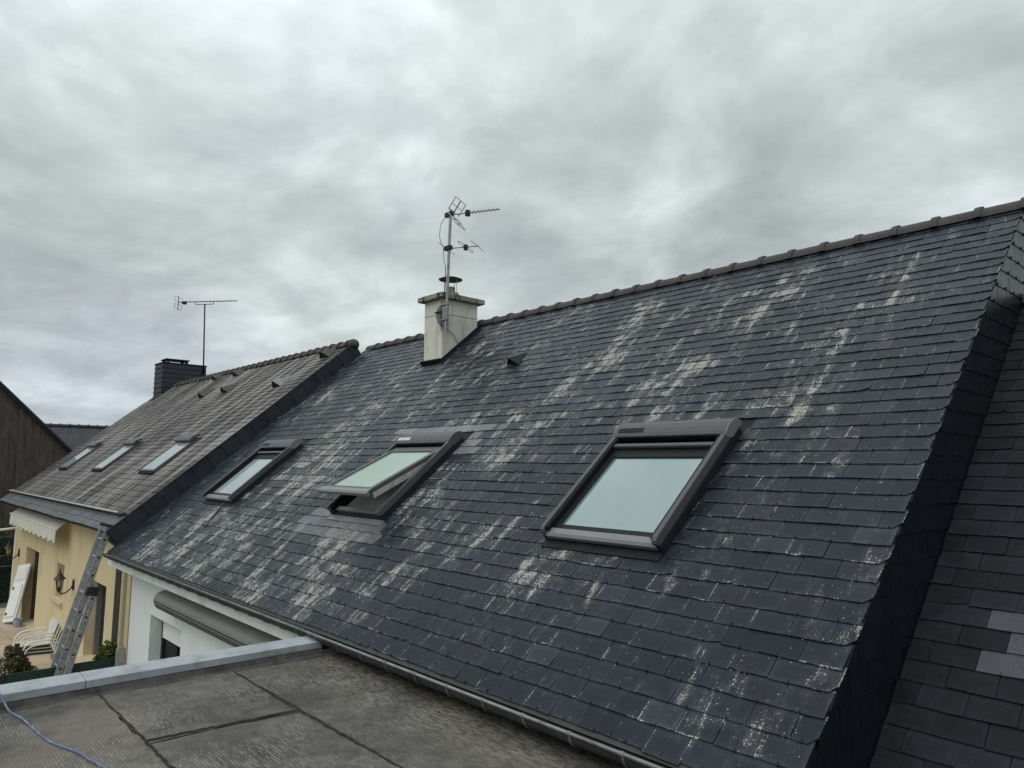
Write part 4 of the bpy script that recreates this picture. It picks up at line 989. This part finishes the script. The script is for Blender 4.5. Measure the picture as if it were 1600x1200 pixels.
mb = MB(); mb.prism([(fxr, fzr), (fxr+5, fzr-4.2), (fxr+5, fzr-4.3), (fxr, fzr-.1), (fxr-5, fzr-4.3), (fxr-5, fzr-4.2)], 1.0, 11.0, axis=1); mb.build('roof', M['far_roof'], fh)
MB().box(fxr-4.6, fxr+4.6, 1.3, 10.7, GZ, fzr-4.0).build('wall', M['gable'], fh)
me = ridge_tile_mesh(M['far_roof'], .42, .11, .03)
for k in range(24):
    o = link('ridge_tile', me, (fxr, 1.2+k*.42, fzr-.02), fh); o.rotation_euler = (0, 0, rad(90))

# ================================================================== aerials
ax = thing('tv_aerial', (-7.33, 3.5, 3.45), 'galvanised mast with two TV aerials strapped to the cream chimney', 'aerial')
mx, my = -7.30, 3.545
MB().tube([(mx-.02, my, 3.46), (mx+.045, my+.005, 5.40)], .0225, 10).build('mast', M['galv'], ax, auto=60)
MB().prism([(-7.60, 3.74), (-7.54, 3.62), (-7.45, 3.56), (-7.34, 3.56), (-7.34, 3.92), (-7.45, 3.95), (-7.58, 3.86)], 3.55, 3.615, axis=1).build('bracket_plate', M['alu_dull'], ax, bevel=.01)
bk = MB()
for z in (3.66, 3.90): bk.box(-7.42, mx+.03, 3.515, 3.585, z-.012, z+.012)
bk.box(mx-.075, mx-.02, 3.52, 3.56, 3.68, 3.86)
bk.build('clamp', M['galv'], ax)
MB().tube([(-7.60, 3.535, 3.80), (-7.46, 3.53, 3.80)], .014, 8).build('strap_bolt', M['rubber'], ax)
B0 = Vector((-7.35, 3.545, 5.335)); B1 = Vector((-6.56, 3.97, 5.335)); bd = (B1-B0).normalized(); pd = Vector((-bd.y, bd.x, 0))
MB().tube([B0, B1], .011, 8).build('boom', M['galv'], ax)
MB().box(mx-.07, mx+.09, my-.03, my+.035, 5.30, 5.365).build('mast_clamp', M['rubber'], ax)
for k in range(8):
    c = B0+bd*(.42+k*.062); el = MB().tube([c-pd*(.075-.002*k), c+pd*(.075-.002*k)], .0045, 6); el.build('director', M['galv'], ax)
c = B0+bd*.36; MB().box(c.x-.03, c.x+.03, c.y-.03, c.y+.03, c.z-.05, c.z+.04).build('dipole_box', M['rubber'], ax)
for s in (1, -1):                       # corner reflector: two grids
    d_ = (bd*.55+Vector((0, 0, s*.835))).normalized(); o0 = B0+bd*.10
    gr_ = MB()
    for q in (-.19, 0, .19): gr_.tube([o0+pd*q+d_*.03, o0+pd*q+d_*.25], .007 if q else .010, 6)
    for l in (.05, .14, .25): gr_.tube([o0-pd*.19+d_*l, o0+pd*.19+d_*l], .005, 6)
    gr_.build('reflector', M['galv'], ax)
F0 = Vector((-7.36, 3.53, 4.79)); F1 = Vector((-6.87, 3.82, 4.79)); fd = (F1-F0).normalized(); fp = Vector((-fd.y, fd.x, 0))
MB().tube([F0, F1], .010, 8).build('lower_boom', M['galv'], ax)
MB().box(mx-.06, mx+.08, my-.04, my+.03, 4.755, 4.82).build('mast_clamp', M['rubber'], ax)
c = F0+fd*.35; lo_ = []
for k in range(25):
    a = 2*math.pi*k/24; lo_.append(c+fp*(.30*max(-1, min(1, 1.25*math.cos(a))))+fd*.028*math.sin(a))
MB().tube(lo_, .0045, 6).build('folded_dipole', M['galv'], ax)
MB().box(c.x-.025, c.x+.025, c.y-.025, c.y+.025, c.z-.05, c.z+.035).build('dipole_box', M['rubber'], ax)
for l, h in ((.03, .32), (.54, .27)): 
    c = F0+fd*l; MB().tube([c-fp*h, c+fp*h], .0045, 6).build('element', M['galv'], ax)
cbl = MB().tube(smooth_pts([B0+Vector((.03, -.02, -.03)), (-7.42, 3.5, 5.22), (-7.47, 3.5, 5.05), (-7.43, 3.5, 4.90), (-7.37, 3.5, 4.80), (-7.35, 3.51, 4.6), (mx-.03, 3.52, 4.5)]), .005, 6)
cbl.tube(smooth_pts([(mx-.03, 3.525, 4.5), (mx-.035, 3.525, 4.1), (-7.40, 3.52, 3.95), (-7.46, 3.54, 3.7), (-7.42, 3.54, 3.5)]), .007, 6)
cbl.tube(smooth_pts([(-7.36, 3.56, 3.58), (-7.50, 3.72, 3.55), (-7.505, 3.86, 3.45), (-7.505, 3.95, 3.30)]), .005, 6)
cbl.build('cable', M['cable'], ax, smooth=True)
# aerial on the slate-hung chimney
ay_ = thing('tv_aerial', (-22.66, 5.1, 4.4), 'thin mast with a single long TV aerial on the slate-hung chimney', 'aerial')
mx2, my2 = -22.66, 5.08
MB().tube([(mx2, my2, 4.2), (mx2-.02, my2-.08, 6.62)], .024, 8).build('mast', M['hook'], ay_, smooth=True)
zt = 6.62; c0 = Vector((mx2-.02, my2-.08, zt)); b0 = Vector((-23.0, 4.15, zt)); b1 = Vector((-21.25, 5.62, zt)); bd = (b1-b0).normalized()
b0 = c0-bd*.95; b1 = c0+bd*1.15; pd = Vector((-bd.y, bd.x, 0))
MB().tube([b0+Vector((0, 0, .09)), b1+Vector((0, 0, .09))], .013, 8).build('boom', M['hook'], ay_)
MB().tube([c0-bd*.35+Vector((0, 0, .07)), c0-bd*.33, c0+bd*.30+Vector((0, 0, .0)), c0+bd*.32+Vector((0, 0, .07))], .012, 6).build('boom_brace', M['hook'], ay_)
for k in range(15):
    c = b0+bd*(.35+k*.12)+Vector((0, 0, .095)); MB().tube([c-pd*.10, c+pd*.10], .006, 5).build('director', M['hook'], ay_)
rf = MB(); c = b0+Vector((0, 0, .06))
for s in (-1, 1):
    for q in (.05, .20): rf.tube([c-pd*.20+Vector((0, 0, s*q)), c+pd*.20+Vector((0, 0, s*q))], .006, 5)
    for e in (-1, 1): rf.tube([c+pd*.20*e+Vector((0, 0, s*.05)), c+pd*.20*e+Vector((0, 0, s*.20))], .006, 5)
rf.tube([c+Vector((0, 0, -.24)), c+Vector((0, 0, .24))], .012, 6); rf.build('reflector', M['hook'], ay_)
c = b0+bd*.22+Vector((0, 0, .07)); MB().box(c.x-.06, c.x+.06, c.y-.06, c.y+.06, c.z-.05, c.z+.04).build('dipole_box', M['rubber'], ay_)
